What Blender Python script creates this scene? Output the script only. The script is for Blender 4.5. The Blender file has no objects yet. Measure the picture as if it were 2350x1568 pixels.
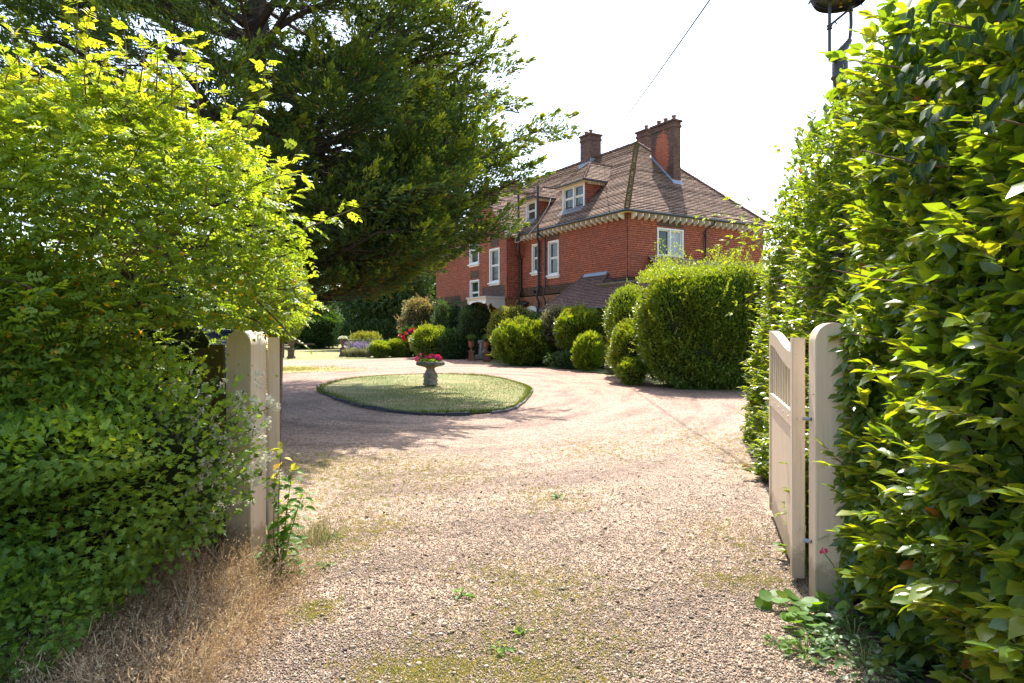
import bpy, bmesh, math, random
import numpy as np
from mathutils import Vector, Matrix
R = math.radians
random.seed(11); rng = np.random.default_rng(11)
SC = bpy.context.scene; COL = SC.collection
# ------------------------------------------------------------ camera, sky, sun, exposure
FPX, CX, HY, EYE = 1590.0, 1175.0, 775.0, 1.6      # focal length and horizon in units of a 2350 px wide frame
cam = bpy.data.objects.new('camera', bpy.data.cameras.new('camera')); COL.objects.link(cam)
cam.location = (0, 0, EYE); cam.rotation_euler = (R(90), 0, 0)
cam.data.sensor_width = 36; cam.data.lens = 36*FPX/2350; cam.data.shift_y = -9/2350
cam.data.clip_start = 0.05; cam.data.clip_end = 3000
SC.camera = cam
SUN_AZ, SUN_EL = 7.5, 56.0                          # azimuth measured from +Y towards +X
w = bpy.data.worlds.new('World'); SC.world = w; w.use_nodes = True
nt = w.node_tree; bg = nt.nodes['Background']
sky = nt.nodes.new('ShaderNodeTexSky'); sky.sky_type = 'NISHITA'; sky.sun_disc = False
sky.sun_elevation = R(SUN_EL); sky.sun_rotation = R(SUN_AZ); sky.air_density = 1.0; sky.dust_density = 2.0; sky.ozone_density = 1.0
nt.links.new(sky.outputs[0], bg.inputs[0]); bg.inputs[1].default_value = 0.15
sl = bpy.data.lights.new('sun', 'SUN'); sl.energy = 3.9; sl.angle = R(0.5); sl.color = (1.0, 0.95, 0.87)
so = bpy.data.objects.new('sun', sl); COL.objects.link(so)
so.rotation_euler = Vector((-math.sin(R(SUN_AZ))*math.cos(R(SUN_EL)), -math.cos(R(SUN_AZ))*math.cos(R(SUN_EL)), -math.sin(R(SUN_EL)))).to_track_quat('-Z', 'Y').to_euler()
so.location = (5, 20, 30)
SC.view_settings.view_transform = 'Standard'; SC.view_settings.look = 'None'
SC.view_settings.exposure = 1.6; SC.view_settings.gamma = 1
SC.cycles.max_bounces = 7; SC.cycles.transparent_max_bounces = 6; SC.cycles.caustics_reflective = False; SC.cycles.caustics_refractive = False
SC.cycles.sample_clamp_indirect = 6

def gz(y): return 0.014*(min(max(y, 12), 75)-12)
def gY(py):
    t = (py-HY)/FPX; y = EYE/t if t > 0 else 999
    return y if y <= 12 else (EYE+0.168)/(t+0.014)
def gp(px, py):
    y = gY(py); return ((px-CX)/FPX*y, y)
def P(px, py, y): return Vector(((px-CX)/FPX*y, y, EYE+(HY-py)/FPX*y))

# ------------------------------------------------------------ materials
def newmat(name):
    m = bpy.data.materials.new(name); m.use_nodes = True; n = m.node_tree.nodes; n.clear()
    return m, n, m.node_tree.links
def ramp(n, stops, interp='LINEAR'):
    r = n.new('ShaderNodeValToRGB'); cr = r.color_ramp; cr.interpolation = interp
    while len(cr.elements) < len(stops): cr.elements.new(0.5)
    for e, (p, c) in zip(cr.elements, stops):
        e.position = p; e.color = (c[0], c[1], c[2], 1)
    return r
def out(n, l, sh):
    o = n.new('ShaderNodeOutputMaterial'); l.new(sh, o.inputs[0]); return o
def mixc(n, l, fac, a, b, typ='MIX'):
    m = n.new('ShaderNodeMix'); m.data_type = 'RGBA'; m.blend_type = typ
    for i, v in ((0, fac), (6, a), (7, b)):
        if hasattr(v, 'node'): l.new(v, m.inputs[i])
        elif i == 0: m.inputs[0].default_value = v
        else: m.inputs[i].default_value = (*v, 1)
    return m.outputs[2]
def math_(n, l, op, a, b=0.0):
    m = n.new('ShaderNodeMath'); m.operation = op
    for i, v in enumerate((a, b)):
        if hasattr(v, 'node'): l.new(v, m.inputs[i])
        else: m.inputs[i].default_value = v
    return m.outputs[0]
def noise(n, l, scale, detail=4, rough=.55, vec=None):
    t = n.new('ShaderNodeTexNoise'); t.inputs['Scale'].default_value = scale; t.inputs['Detail'].default_value = detail
    t.inputs['Roughness'].default_value = rough
    if vec is not None: l.new(vec, t.inputs['Vector'])
    return t
def bump(n, l, h, strength=.5, dist=.01):
    b = n.new('ShaderNodeBump'); b.inputs['Strength'].default_value = strength; b.inputs['Distance'].default_value = dist
    l.new(h, b.inputs['Height']); return b.outputs[0]
def pos(n): return n.new('ShaderNodeNewGeometry').outputs['Position']
def objc(n): return n.new('ShaderNodeTexCoord').outputs['Object']

def leafmat(name, stops, trans=.42, tint=(1.5, 1.35, .25), rough=.42, spec=.5, rib=0.0):
    m, n, l = newmat(name)
    a = n.new('ShaderNodeAttribute'); a.attribute_name = 'rnd'
    r = ramp(n, stops); l.new(a.outputs['Fac'], r.inputs[0]); c = r.outputs[0]
    if rib:
        b = n.new('ShaderNodeAttribute'); b.attribute_name = 'ac'
        f = ramp(n, [(0, (rib, rib, rib)), (.16, (0, 0, 0))]); l.new(b.outputs['Fac'], f.inputs[0])
        c = mixc(n, l, f.outputs[0], c, (.30, .36, .12))
        vt = noise(n, l, 60, 2)
        c = mixc(n, l, .25, c, mixc(n, l, vt.outputs[0], (.0, .0, .0), c, 'MIX'))
    p = n.new('ShaderNodeBsdfPrincipled'); l.new(c, p.inputs['Base Color']); p.inputs['Roughness'].default_value = rough
    p.inputs['Specular IOR Level'].default_value = spec
    t = n.new('ShaderNodeBsdfTranslucent'); l.new(mixc(n, l, 1.0, c, tint, 'MULTIPLY'), t.inputs[0])
    x = n.new('ShaderNodeMixShader'); x.inputs[0].default_value = trans
    l.new(p.outputs[0], x.inputs[1]); l.new(t.outputs[0], x.inputs[2]); out(n, l, x.outputs[0]); return m
def plain(name, c, rough=.6, metal=0, var=.25, scale=8, bumps=0.0, c2=None, bscale=None, spec=.5):
    m, n, l = newmat(name); t = noise(n, l, scale, 6, .6, objc(n))
    c2 = c2 or tuple(v*(1-var) for v in c)
    r = ramp(n, [(.3, c2), (.68, c)]); l.new(t.outputs[0], r.inputs[0])
    p = n.new('ShaderNodeBsdfPrincipled'); l.new(r.outputs[0], p.inputs['Base Color']); p.inputs['Roughness'].default_value = rough
    p.inputs['Metallic'].default_value = metal; p.inputs['Specular IOR Level'].default_value = spec
    if bumps:
        t2 = noise(n, l, bscale or scale*4, 5, .6, objc(n)); l.new(bump(n, l, t2.outputs[0], bumps, .02), p.inputs['Normal'])
    out(n, l, p.outputs[0]); return m

def tilemat(name, c1, c2, c3, dark, moss=None, bw=.165, rh=.1, mortar=.008, off=.5, patch=None, mcol=None):
    """courses laid out in the UV map, which is in metres"""
    m, n, l = newmat(name)
    uv = n.new('ShaderNodeUVMap'); uv.uv_map = 'UVMap'
    b = n.new('ShaderNodeTexBrick'); l.new(uv.outputs[0], b.inputs['Vector']); b.offset = off
    b.inputs['Scale'].default_value = 1; b.inputs['Brick Width'].default_value = bw; b.inputs['Row Height'].default_value = rh
    b.inputs['Mortar Size'].default_value = mortar; b.inputs['Mortar Smooth'].default_value = .3; b.inputs['Bias'].default_value = -.1
    b.inputs['Color1'].default_value = (*c1, 1); b.inputs['Color2'].default_value = (*c2, 1); b.inputs['Mortar'].default_value = (*(mcol or dark), 1)
    t = noise(n, l, 1.1, 5, .65, uv.outputs[0]); f = ramp(n, [(.42, (0, 0, 0)), (.72, (1, 1, 1))]); l.new(t.outputs[0], f.inputs[0])
    c = mixc(n, l, math_(n, l, 'MULTIPLY', f.outputs[0], .7), b.outputs[0], c3)
    t3 = noise(n, l, 9, 4, .7, uv.outputs[0]); f3 = ramp(n, [(.35, (.62, .62, .62)), (.65, (1.25, 1.25, 1.25))]); l.new(t3.outputs[0], f3.inputs[0])
    c = mixc(n, l, 1, c, f3.outputs[0], 'MULTIPLY')
    if moss:
        t2 = noise(n, l, 2.6, 6, .7, uv.outputs[0]); f2 = ramp(n, [(.60, (0, 0, 0)), (.72, (1, 1, 1))]); l.new(t2.outputs[0], f2.inputs[0])
        c = mixc(n, l, math_(n, l, 'MULTIPLY', f2.outputs[0], .6), c, moss)
    if patch:      # a weathered patch with a shape of its own: centre, radii (UV metres), colour
        (pu, pv, ru, rv, pc) = patch
        sp = n.new('ShaderNodeSeparateXYZ'); l.new(uv.outputs[0], sp.inputs[0])
        mq = n.new('ShaderNodeMapping'); mq.inputs['Scale'].default_value = (3.0, 13.3, 1); l.new(uv.outputs[0], mq.inputs[0]); tn = noise(n, l, 1.0, 5, .7, mq.outputs[0])
        du = math_(n, l, 'POWER', math_(n, l, 'DIVIDE', math_(n, l, 'SUBTRACT', sp.outputs[0], pu), ru), 2)
        dv = math_(n, l, 'POWER', math_(n, l, 'DIVIDE', math_(n, l, 'SUBTRACT', sp.outputs[1], pv), rv), 2)
        d = math_(n, l, 'ADD', math_(n, l, 'ADD', du, dv), math_(n, l, 'MULTIPLY', math_(n, l, 'SUBTRACT', tn.outputs[0], .5), 3.2))
        fr = ramp(n, [(.85, (1, 1, 1)), (.97, (0, 0, 0))]); l.new(d, fr.inputs[0])
        c = mixc(n, l, math_(n, l, 'MULTIPLY', fr.outputs[0], .9), c, mixc(n, l, 1, pc, f3.outputs[0], 'MULTIPLY'))
    p = n.new('ShaderNodeBsdfPrincipled'); l.new(c, p.inputs['Base Color']); p.inputs['Roughness'].default_value = .85
    h = math_(n, l, 'ADD', math_(n, l, 'MULTIPLY', b.outputs['Fac'], -.7), math_(n, l, 'MULTIPLY', t3.outputs[0], .8))
    l.new(bump(n, l, h, .8, .02), p.inputs['Normal']); out(n, l, p.outputs[0]); return m

M = {}
M['walltile'] = tilemat('hung_tile', (.52, .135, .058), (.35, .088, .042), (.25, .080, .045), (.03, .012, .009))
M['stain'] = tilemat('weathered_hung_tile', (.19, .085, .05), (.11, .06, .04), (.06, .055, .035), (.02, .012, .01), moss=(.07, .075, .03))
M['rooftile'] = tilemat('roof_tile', (.56, .34, .215), (.27, .15, .10), (.21, .13, .085), (.03, .018, .015), moss=(.34, .30, .20), rh=.14, bw=.18, mortar=.010)
M['leantile'] = tilemat('lean_to_tile', (.27, .13, .09), (.16, .08, .06), (.12, .068, .052), (.02, .013, .012), moss=(.20, .17, .12))
M['brick'] = tilemat('brickwork', (.46, .17, .065), (.34, .11, .045), (.2, .08, .045), (.2, .14, .09), rh=.075, bw=.225, mortar=.008)
M['chimbrick'] = tilemat('chimney_brick', (.17, .075, .048), (.08, .042, .032), (.06, .032, .027), (.20, .155, .12), rh=.075, bw=.225, mortar=.008, mcol=(.2, .15, .11))
M['chimpatch'] = tilemat('flaked_chimney_brick', (.19, .075, .045), (.085, .042, .03), (.05, .03, .025), (.20, .155, .12), rh=.075, bw=.225, mortar=.008, mcol=(.17, .13, .10), patch=(-2.72, 10.95, .50, 1.35, (.50, .13, .055)))
M['white'] = plain('white_paint', (.78, .77, .74), .5, var=.12, scale=3)
M['cream'] = plain('cream_paint', (.62, .55, .44), .55, var=.12, scale=3)
def paintmat():
    m, n, l = newmat('stone_coloured_paint'); oc = objc(n); mp = n.new('ShaderNodeMapping'); mp.inputs['Scale'].default_value = (38, 38, 1.6); l.new(oc, mp.inputs[0])
    g = noise(n, l, 1.0, 5, .6, mp.outputs[0]); r = ramp(n, [(.28, (.52, .41, .29)), (.42, (.66, .53, .385)), (.7, (.71, .575, .425))]); l.new(g.outputs[0], r.inputs[0])
    sp = n.new('ShaderNodeSeparateXYZ'); l.new(pos(n), sp.inputs[0]); t = noise(n, l, 9, 6, .75, oc)
    d = math_(n, l, 'ADD', math_(n, l, 'MULTIPLY', sp.outputs[2], 2.6), math_(n, l, 'MULTIPLY', t.outputs[0], -.95)); f = ramp(n, [(-0.0, (1, 1, 1)), (.22, (0, 0, 0))]); l.new(d, f.inputs[0])
    c = mixc(n, l, math_(n, l, 'MULTIPLY', f.outputs[0], .6), r.outputs[0], (.16, .13, .07))
    t2 = noise(n, l, 34, 3, .6, oc); f2 = ramp(n, [(.70, (0, 0, 0)), (.76, (1, 1, 1))]); l.new(t2.outputs[0], f2.inputs[0]); c = mixc(n, l, math_(n, l, 'MULTIPLY', f2.outputs[0], .45), c, (.22, .17, .11))
    p = n.new('ShaderNodeBsdfPrincipled'); l.new(c, p.inputs['Base Color']); p.inputs['Roughness'].default_value = .5
    l.new(bump(n, l, math_(n, l, 'ADD', g.outputs[0], math_(n, l, 'MULTIPLY', t2.outputs[0], .4)), .35, .01), p.inputs['Normal']); out(n, l, p.outputs[0]); return m
M['gatepaint'] = paintmat()
M['iron'] = plain('black_iron', (.022, .023, .026), .45, var=.4, scale=6, bumps=.2)
M['lamp'] = plain('aged_lamp_metal', (.055, .062, .075), .5, metal=.3, var=.6, scale=14, bumps=.4, c2=(.06, .038, .028))
M['lampin'] = plain('lamp_reflector', (.04, .04, .04), .4, var=.4)
M['brass'] = plain('brass', (.55, .36, .10), .35, metal=.8)
M['lead'] = plain('lead', (.30, .33, .38), .5, metal=.2, var=.3)
M['pot'] = plain('chimney_pot', (.30, .14, .08), .8, var=.4)
M['stone'] = plain('lichened_stone', (.34, .29, .21), .9, c2=(.10, .085, .055), scale=9, bumps=1, bscale=26)
M['stonedark'] = plain('mossy_stone', (.25, .22, .15), .95, c2=(.035, .03, .02), scale=16, bumps=1, bscale=40)
M['statue'] = plain('pale_statue_stone', (.42, .38, .33), .85, c2=(.2, .18, .15), scale=14, bumps=.6)
M['terra'] = plain('terracotta', (.30, .11, .065), .85, c2=(.16, .065, .045), scale=7, bumps=.4)
M['urnbrown'] = plain('brown_urn_stone', (.16, .095, .062), .85, c2=(.08, .05, .035), scale=7, bumps=.5)
M['olive'] = plain('olive_stained_timber', (.13, .095, .022), .8, c2=(.07, .055, .015), scale=10, bumps=.4)
M['bark'] = plain('bark', (.085, .06, .045), .9, c2=(.03, .022, .018), scale=7, bumps=1, bscale=16)
M['twig'] = plain('twig', (.20, .125, .065), .8, c2=(.08, .05, .03), scale=20)
M['cane'] = plain('green_cane', (.16, .22, .05), .6, c2=(.10, .12, .03), scale=14)
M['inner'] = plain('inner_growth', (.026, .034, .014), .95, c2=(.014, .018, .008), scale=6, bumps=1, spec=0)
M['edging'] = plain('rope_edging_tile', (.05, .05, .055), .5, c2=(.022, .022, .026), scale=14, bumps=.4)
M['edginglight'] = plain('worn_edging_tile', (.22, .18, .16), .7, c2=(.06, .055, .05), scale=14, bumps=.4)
M['soil'] = plain('soil', (.06, .042, .028), .95, var=.5, scale=9, bumps=1)
M['carpaint'] = plain('dark_blue_car_paint', (.008, .011, .025), .12, var=.1, spec=.8)
M['rubber'] = plain('rubber', (.015, .015, .015), .8)
M['redlens'] = plain('red_lens', (.35, .02, .02), .2)
M['wood'] = plain('door_timber', (.12, .045, .02), .5, var=.4, scale=5)
M['petalpink'] = leafmat('pink_petal', [(0, (.62, .03, .12)), (1, (.85, .10, .30))], .3, (1, .6, .8), .5)
M['petalred'] = leafmat('red_petal', [(0, (.45, .006, .02)), (1, (.65, .02, .06))], .3, (1, .5, .5), .5)
M['petalwhite'] = leafmat('white_petal', [(0, (.62, .60, .44)), (1, (.85, .84, .70))], .3, (1, 1, .9), .6)
M['petallilac'] = leafmat('lilac_petal', [(0, (.22, .16, .36)), (1, (.42, .34, .55))], .3, (1, .9, 1), .6)
def glassmat():
    m, n, l = newmat('window_glass'); p = n.new('ShaderNodeBsdfPrincipled')
    t = noise(n, l, 1.7, 3, .6, objc(n)); r = ramp(n, [(.35, (.010, .016, .012)), (.6, (.035, .055, .035)), (.75, (.12, .13, .13))]); l.new(t.outputs[0], r.inputs[0])
    l.new(r.outputs[0], p.inputs['Base Color']); p.inputs['Roughness'].default_value = .06; p.inputs['Specular IOR Level'].default_value = .6
    out(n, l, p.outputs[0]); return m
M['glass'] = glassmat()
M['curtain'] = plain('net_curtain', (.45, .48, .55), .9, var=.25, scale=5)
G1, G2, G3, G4 = (.020, .050, .012), (.040, .085, .016), (.075, .14, .022), (.14, .20, .03)
M['L_vib'] = leafmat('viburnum_leaf', [(0, (.085, .17, .036)), (.5, (.13, .235, .045)), (.85, (.22, .31, .05)), (.97, (.26, .32, .06)), (1, (.30, .12, .03))], .5, (2.3, 1.85, .2), .28, .8, rib=.45)
M['L_ivy'] = leafmat('ivy_leaf', [(0, (.015, .045, .015)), (1, (.04, .085, .03))], .2, (1.4, 1.3, .3), .6, .12, rib=.35)
M['L_rose'] = leafmat('rose_leaf', [(0, (.08, .14, .02)), (.5, (.17, .26, .032)), (.9, (.30, .37, .045)), (.96, (.36, .32, .04)), (1, (.50, .26, .03))], .52, (2.1, 1.85, .55), .45, .4)
M['L_haw'] = leafmat('hawthorn_leaf', [(0, (.10, .19, .04)), (.6, (.18, .30, .055)), (1, (.32, .40, .06))], .5, (2.1, 1.8, .3), .5, .3)
M['L_priv'] = leafmat('privet_leaf', [(0, (.045, .10, .03)), (.7, (.09, .17, .05)), (1, (.17, .25, .06))], .4, (1.5, 1.4, .3), .4, .5)
M['L_weed'] = leafmat('weed_leaf', [(0, (.07, .16, .025)), (.6, (.14, .27, .04)), (.8, (.22, .34, .05)), (1, (.65, .42, .03))], .5, (1.9, 1.6, .3), .5, .3)
M['L_cyp'] = leafmat('cypress_spray', [(0, (.038, .075, .036)), (.4, (.070, .125, .046)), (.66, (.14, .21, .05)), (.84, (.34, .39, .06)), (.88, (.13, .09, .03)), (.96, (.24, .15, .045)), (1, (.32, .17, .045))], .38, (1.6, 1.45, .2), .65, .2)
M['L_dark'] = leafmat('dark_tree_leaf', [(0, (.04, .085, .036)), (.7, (.07, .135, .045)), (1, (.10, .16, .045))], .35, (1.5, 1.5, .3), .5, .35)
M['L_mid'] = leafmat('mid_tree_leaf', [(0, (.04, .085, .02)), (1, (.11, .18, .03))], .45, (1.6, 1.5, .3), .5, .35)
M['L_laurel'] = leafmat('laurel_leaf', [(0, (.085, .155, .028)), (.6, (.15, .24, .038)), (.9, (.21, .28, .035)), (1, (.30, .27, .05))], .48, (1.8, 1.5, .2), .32, .6)
M['L_bright'] = leafmat('bright_shrub_leaf', [(0, (.11, .19, .03)), (.6, (.19, .28, .04)), (1, (.27, .33, .04))], .48, (1.7, 1.45, .2), .4, .5)
M['L_gold'] = leafmat('golden_shrub_leaf', [(0, (.09, .12, .02)), (.6, (.20, .22, .05)), (1, (.34, .33, .10))], .4, (1.5, 1.4, .3), .5, .4)
M['L_silver'] = leafmat('pale_shrub_leaf', [(0, (.12, .15, .07)), (.6, (.26, .25, .16)), (1, (.42, .33, .25))], .35, (1.2, 1.2, .6), .5, .4)
M['L_copper'] = leafmat('copper_tipped_leaf', [(0, (.07, .10, .03)), (.55, (.19, .20, .08)), (.8, (.33, .28, .16)), (1, (.42, .26, .16))], .35, (1.4, 1.2, .5), .45, .5)
M['L_yew'] = leafmat('yew_leaf', [(0, (.04, .085, .04)), (1, (.10, .17, .07))], .3, (1.4, 1.4, .3), .5, .4)
M['grassblade'] = leafmat('grass_blade', [(0, (.065, .105, .02)), (.6, (.12, .165, .032)), (1, (.25, .23, .085))], .3, (1.5, 1.4, .4), .9, .03)
M['strawblade'] = leafmat('dry_grass_blade', [(0, (.12, .19, .04)), (.4, (.26, .29, .08)), (1, (.46, .38, .17))], .35, (1.4, 1.2, .5), .9, .05)
M['deadstem'] = leafmat('dead_stem', [(0, (.26, .17, .11)), (.5, (.48, .34, .21)), (1, (.70, .57, .38))], .3, (1, .9, .6), .8, .2)

def gravelmat(pebbles=False):
    m, n, l = newmat('gravel_stones' if pebbles else 'gravel')
    po = pos(n); sp = n.new('ShaderNodeSeparateXYZ'); l.new(po, sp.inputs[0])
    stops = [(0, (.10, .064, .042)), (.2, (.21, .142, .093)), (.45, (.31, .225, .155)), (.7, (.41, .315, .225)), (.9, (.53, .44, .34)), (1, (.64, .58, .50))]
    p = n.new('ShaderNodeBsdfPrincipled'); p.inputs['Roughness'].default_value = .8
    far = math_(n, l, 'MULTIPLY', math_(n, l, 'SUBTRACT', sp.outputs[1], 7.0), .07); far.node.use_clamp = True
    if pebbles:
        a = n.new('ShaderNodeAttribute'); a.attribute_name = 'rnd'; r = ramp(n, stops); l.new(a.outputs['Fac'], r.inputs[0])
        l.new(r.outputs[0], p.inputs['Base Color']); out(n, l, p.outputs[0]); return m
    v = n.new('ShaderNodeTexVoronoi'); v.inputs['Scale'].default_value = 78; l.new(po, v.inputs['Vector'])
    s3 = n.new('ShaderNodeSeparateColor'); l.new(v.outputs['Color'], s3.inputs[0])
    r = ramp(n, stops); l.new(s3.outputs[0], r.inputs[0]); c = r.outputs[0]
    edge = ramp(n, [(.35, (1, 1, 1)), (.75, (.42, .36, .30))]); l.new(v.outputs['Distance'], edge.inputs[0])
    c = mixc(n, l, .8, c, mixc(n, l, 1, c, edge.outputs[0], 'MULTIPLY'))
    # coarse stones scattered among the fine
    v2 = n.new('ShaderNodeTexVoronoi'); v2.inputs['Scale'].default_value = 19; l.new(po, v2.inputs['Vector'])
    s4 = n.new('ShaderNodeSeparateColor'); l.new(v2.outputs['Color'], s4.inputs[0])
    f = ramp(n, [(0, (.72, .70, .68)), (1, (1.28, 1.24, 1.2))]); l.new(s4.outputs[1], f.inputs[0]); c = mixc(n, l, 1, c, f.outputs[0], 'MULTIPLY')
    # pinker chippings further up the drive
    tn = noise(n, l, .45, 5, .6, po)
    pk = mixc(n, l, 1, c, (1.10, .90, .84), 'MULTIPLY')
    c = mixc(n, l, far, c, pk)
    big = ramp(n, [(.3, (.78, .76, .74)), (.55, (1.02, 1, 1)), (.75, (1.16, 1.13, 1.10))]); l.new(noise(n, l, .9, 7, .62, po).outputs[0], big.inputs[0])
    c = mixc(n, l, 1, c, big.outputs[0], 'MULTIPLY')
    # wheel ruts raked out by cars: bands that follow the turn round the island
    mp = n.new('ShaderNodeCombineXYZ')
    rx = math_(n, l, 'SUBTRACT', sp.outputs[0], -2.0); ry = math_(n, l, 'SUBTRACT', sp.outputs[1], 21.0)
    rad = math_(n, l, 'SQRT', math_(n, l, 'ADD', math_(n, l, 'MULTIPLY', rx, rx), math_(n, l, 'MULTIPLY', math_(n, l, 'MULTIPLY', ry, ry), .30)))
    l.new(rad, mp.inputs[0]); ang = math_(n, l, 'ARCTAN2', ry, rx); l.new(math_(n, l, 'MULTIPLY', ang, 1.2), mp.inputs[1])
    rt = noise(n, l, 2.1, 4, .6, mp.outputs[0]); rr = ramp(n, [(.36, (.66, .60, .58)), (.5, (1, .97, .96)), (.66, (1.14, 1.1, 1.08))]); l.new(rt.outputs[0], rr.inputs[0])
    c = mixc(n, l, 1, c, rr.outputs[0], 'MULTIPLY')
    # thin dry grass growing through
    g = noise(n, l, .75, 6, .68, po); g2 = noise(n, l, 14, 4, .75, po)
    lf = ramp(n, [(0, (1, 1, 1)), (1, (0, 0, 0))]);
    dx = math_(n, l, 'ABSOLUTE', math_(n, l, 'SUBTRACT', sp.outputs[0], .1)); nb = math_(n, l, 'MULTIPLY', dx, .10)
    gs = math_(n, l, 'ADD', math_(n, l, 'ADD', math_(n, l, 'MULTIPLY', g.outputs[0], 1.0), math_(n, l, 'MULTIPLY', g2.outputs[0], .45)), math_(n, l, 'MULTIPLY', far, -.10))
    gm = ramp(n, [(.85, (0, 0, 0)), (.96, (1, 1, 1))]); l.new(gs, gm.inputs[0])
    gc = ramp(n, [(.3, (.19, .20, .045)), (.6, (.37, .31, .11))]); l.new(g2.outputs[0], gc.inputs[0])
    c = mixc(n, l, math_(n, l, 'MULTIPLY', gm.outputs[0], .55), c, gc.outputs[0])
    l.new(c, p.inputs['Base Color'])
    h = math_(n, l, 'ADD', math_(n, l, 'MULTIPLY', v.outputs['Distance'], -1.0), math_(n, l, 'MULTIPLY', s3.outputs[1], .5))
    h2 = math_(n, l, 'ADD', math_(n, l, 'MULTIPLY', h, .010), math_(n, l, 'MULTIPLY', rt.outputs[0], .10))
    b = n.new('ShaderNodeBump'); b.inputs['Strength'].default_value = .75; b.inputs['Distance'].default_value = 1.0; l.new(h2, b.inputs['Height'])
    l.new(b.outputs[0], p.inputs['Normal']); out(n, l, p.outputs[0]); return m
M['gravel'] = gravelmat(); M['pebble'] = gravelmat(True)
def lawnmat(name, a, b, c3, sc=.5):
    m, n, l = newmat(name); po = pos(n); t = noise(n, l, sc, 6, .65, po); t2 = noise(n, l, 35, 4, .7, po)
    r = ramp(n, [(.32, a), (.5, b), (.68, c3)]); l.new(t.outputs[0], r.inputs[0])
    f = ramp(n, [(.3, (.6, .62, .55)), (.7, (1.25, 1.2, 1.15))]); l.new(t2.outputs[0], f.inputs[0])
    p = n.new('ShaderNodeBsdfPrincipled'); l.new(mixc(n, l, 1, r.outputs[0], f.outputs[0], 'MULTIPLY'), p.inputs['Base Color']); p.inputs['Roughness'].default_value = .9
    l.new(bump(n, l, t2.outputs[0], .8, .04), p.inputs['Normal']); out(n, l, p.outputs[0]); return m
M['lawn'] = lawnmat('island_turf', (.13, .165, .04), (.22, .22, .075), (.36, .28, .14), .6)
M['farlawn'] = lawnmat('garden_turf', (.14, .17, .045), (.24, .22, .075), (.32, .26, .11), .35)
M['drypatch'] = lawnmat('parched_grass', (.26, .25, .09), (.38, .31, .13), (.46, .37, .18), .9)

# ------------------------------------------------------------ mesh helpers
def tag(o, label=None, cat=None, group=None, kind=None):
    for k, v in (('label', label), ('category', cat), ('group', group), ('kind', kind)):
        if v: o[k] = v
    return o
def empty(name, loc=(0, 0, 0), rz=0):
    o = bpy.data.objects.new(name, None); COL.objects.link(o); o.location = loc; o.rotation_euler = (0, 0, rz); o.empty_display_size = .2; return o
def link(name, me, parent=None):
    o = bpy.data.objects.new(name, me); COL.objects.link(o)
    if parent is not None: o.parent = parent
    return o
def npmesh(name, V, faces_flat, loop_totals, mats, smooth=False, attrs=None, fm=None):
    me = bpy.data.meshes.new(name); nv = len(V); nf = len(loop_totals)
    me.vertices.add(nv); me.vertices.foreach_set('co', np.asarray(V, dtype=np.float32).ravel())
    me.loops.add(len(faces_flat)); me.loops.foreach_set('vertex_index', np.asarray(faces_flat, dtype=np.int32))
    me.polygons.add(nf); ls = np.zeros(nf, dtype=np.int32); ls[1:] = np.cumsum(loop_totals)[:-1]
    me.polygons.foreach_set('loop_start', ls); me.polygons.foreach_set('loop_total', np.asarray(loop_totals, dtype=np.int32))
    if fm is not None: me.polygons.foreach_set('material_index', fm)
    me.update(calc_edges=True)
    me.polygons.foreach_set('use_smooth', np.full(nf, smooth, dtype=bool))
    for k, a in (attrs or {}).items():
        at = me.attributes.new(k, 'FLOAT', 'POINT'); at.data.foreach_set('value', np.asarray(a, dtype=np.float32))
    for m in mats: me.materials.append(m)
    return me
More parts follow.
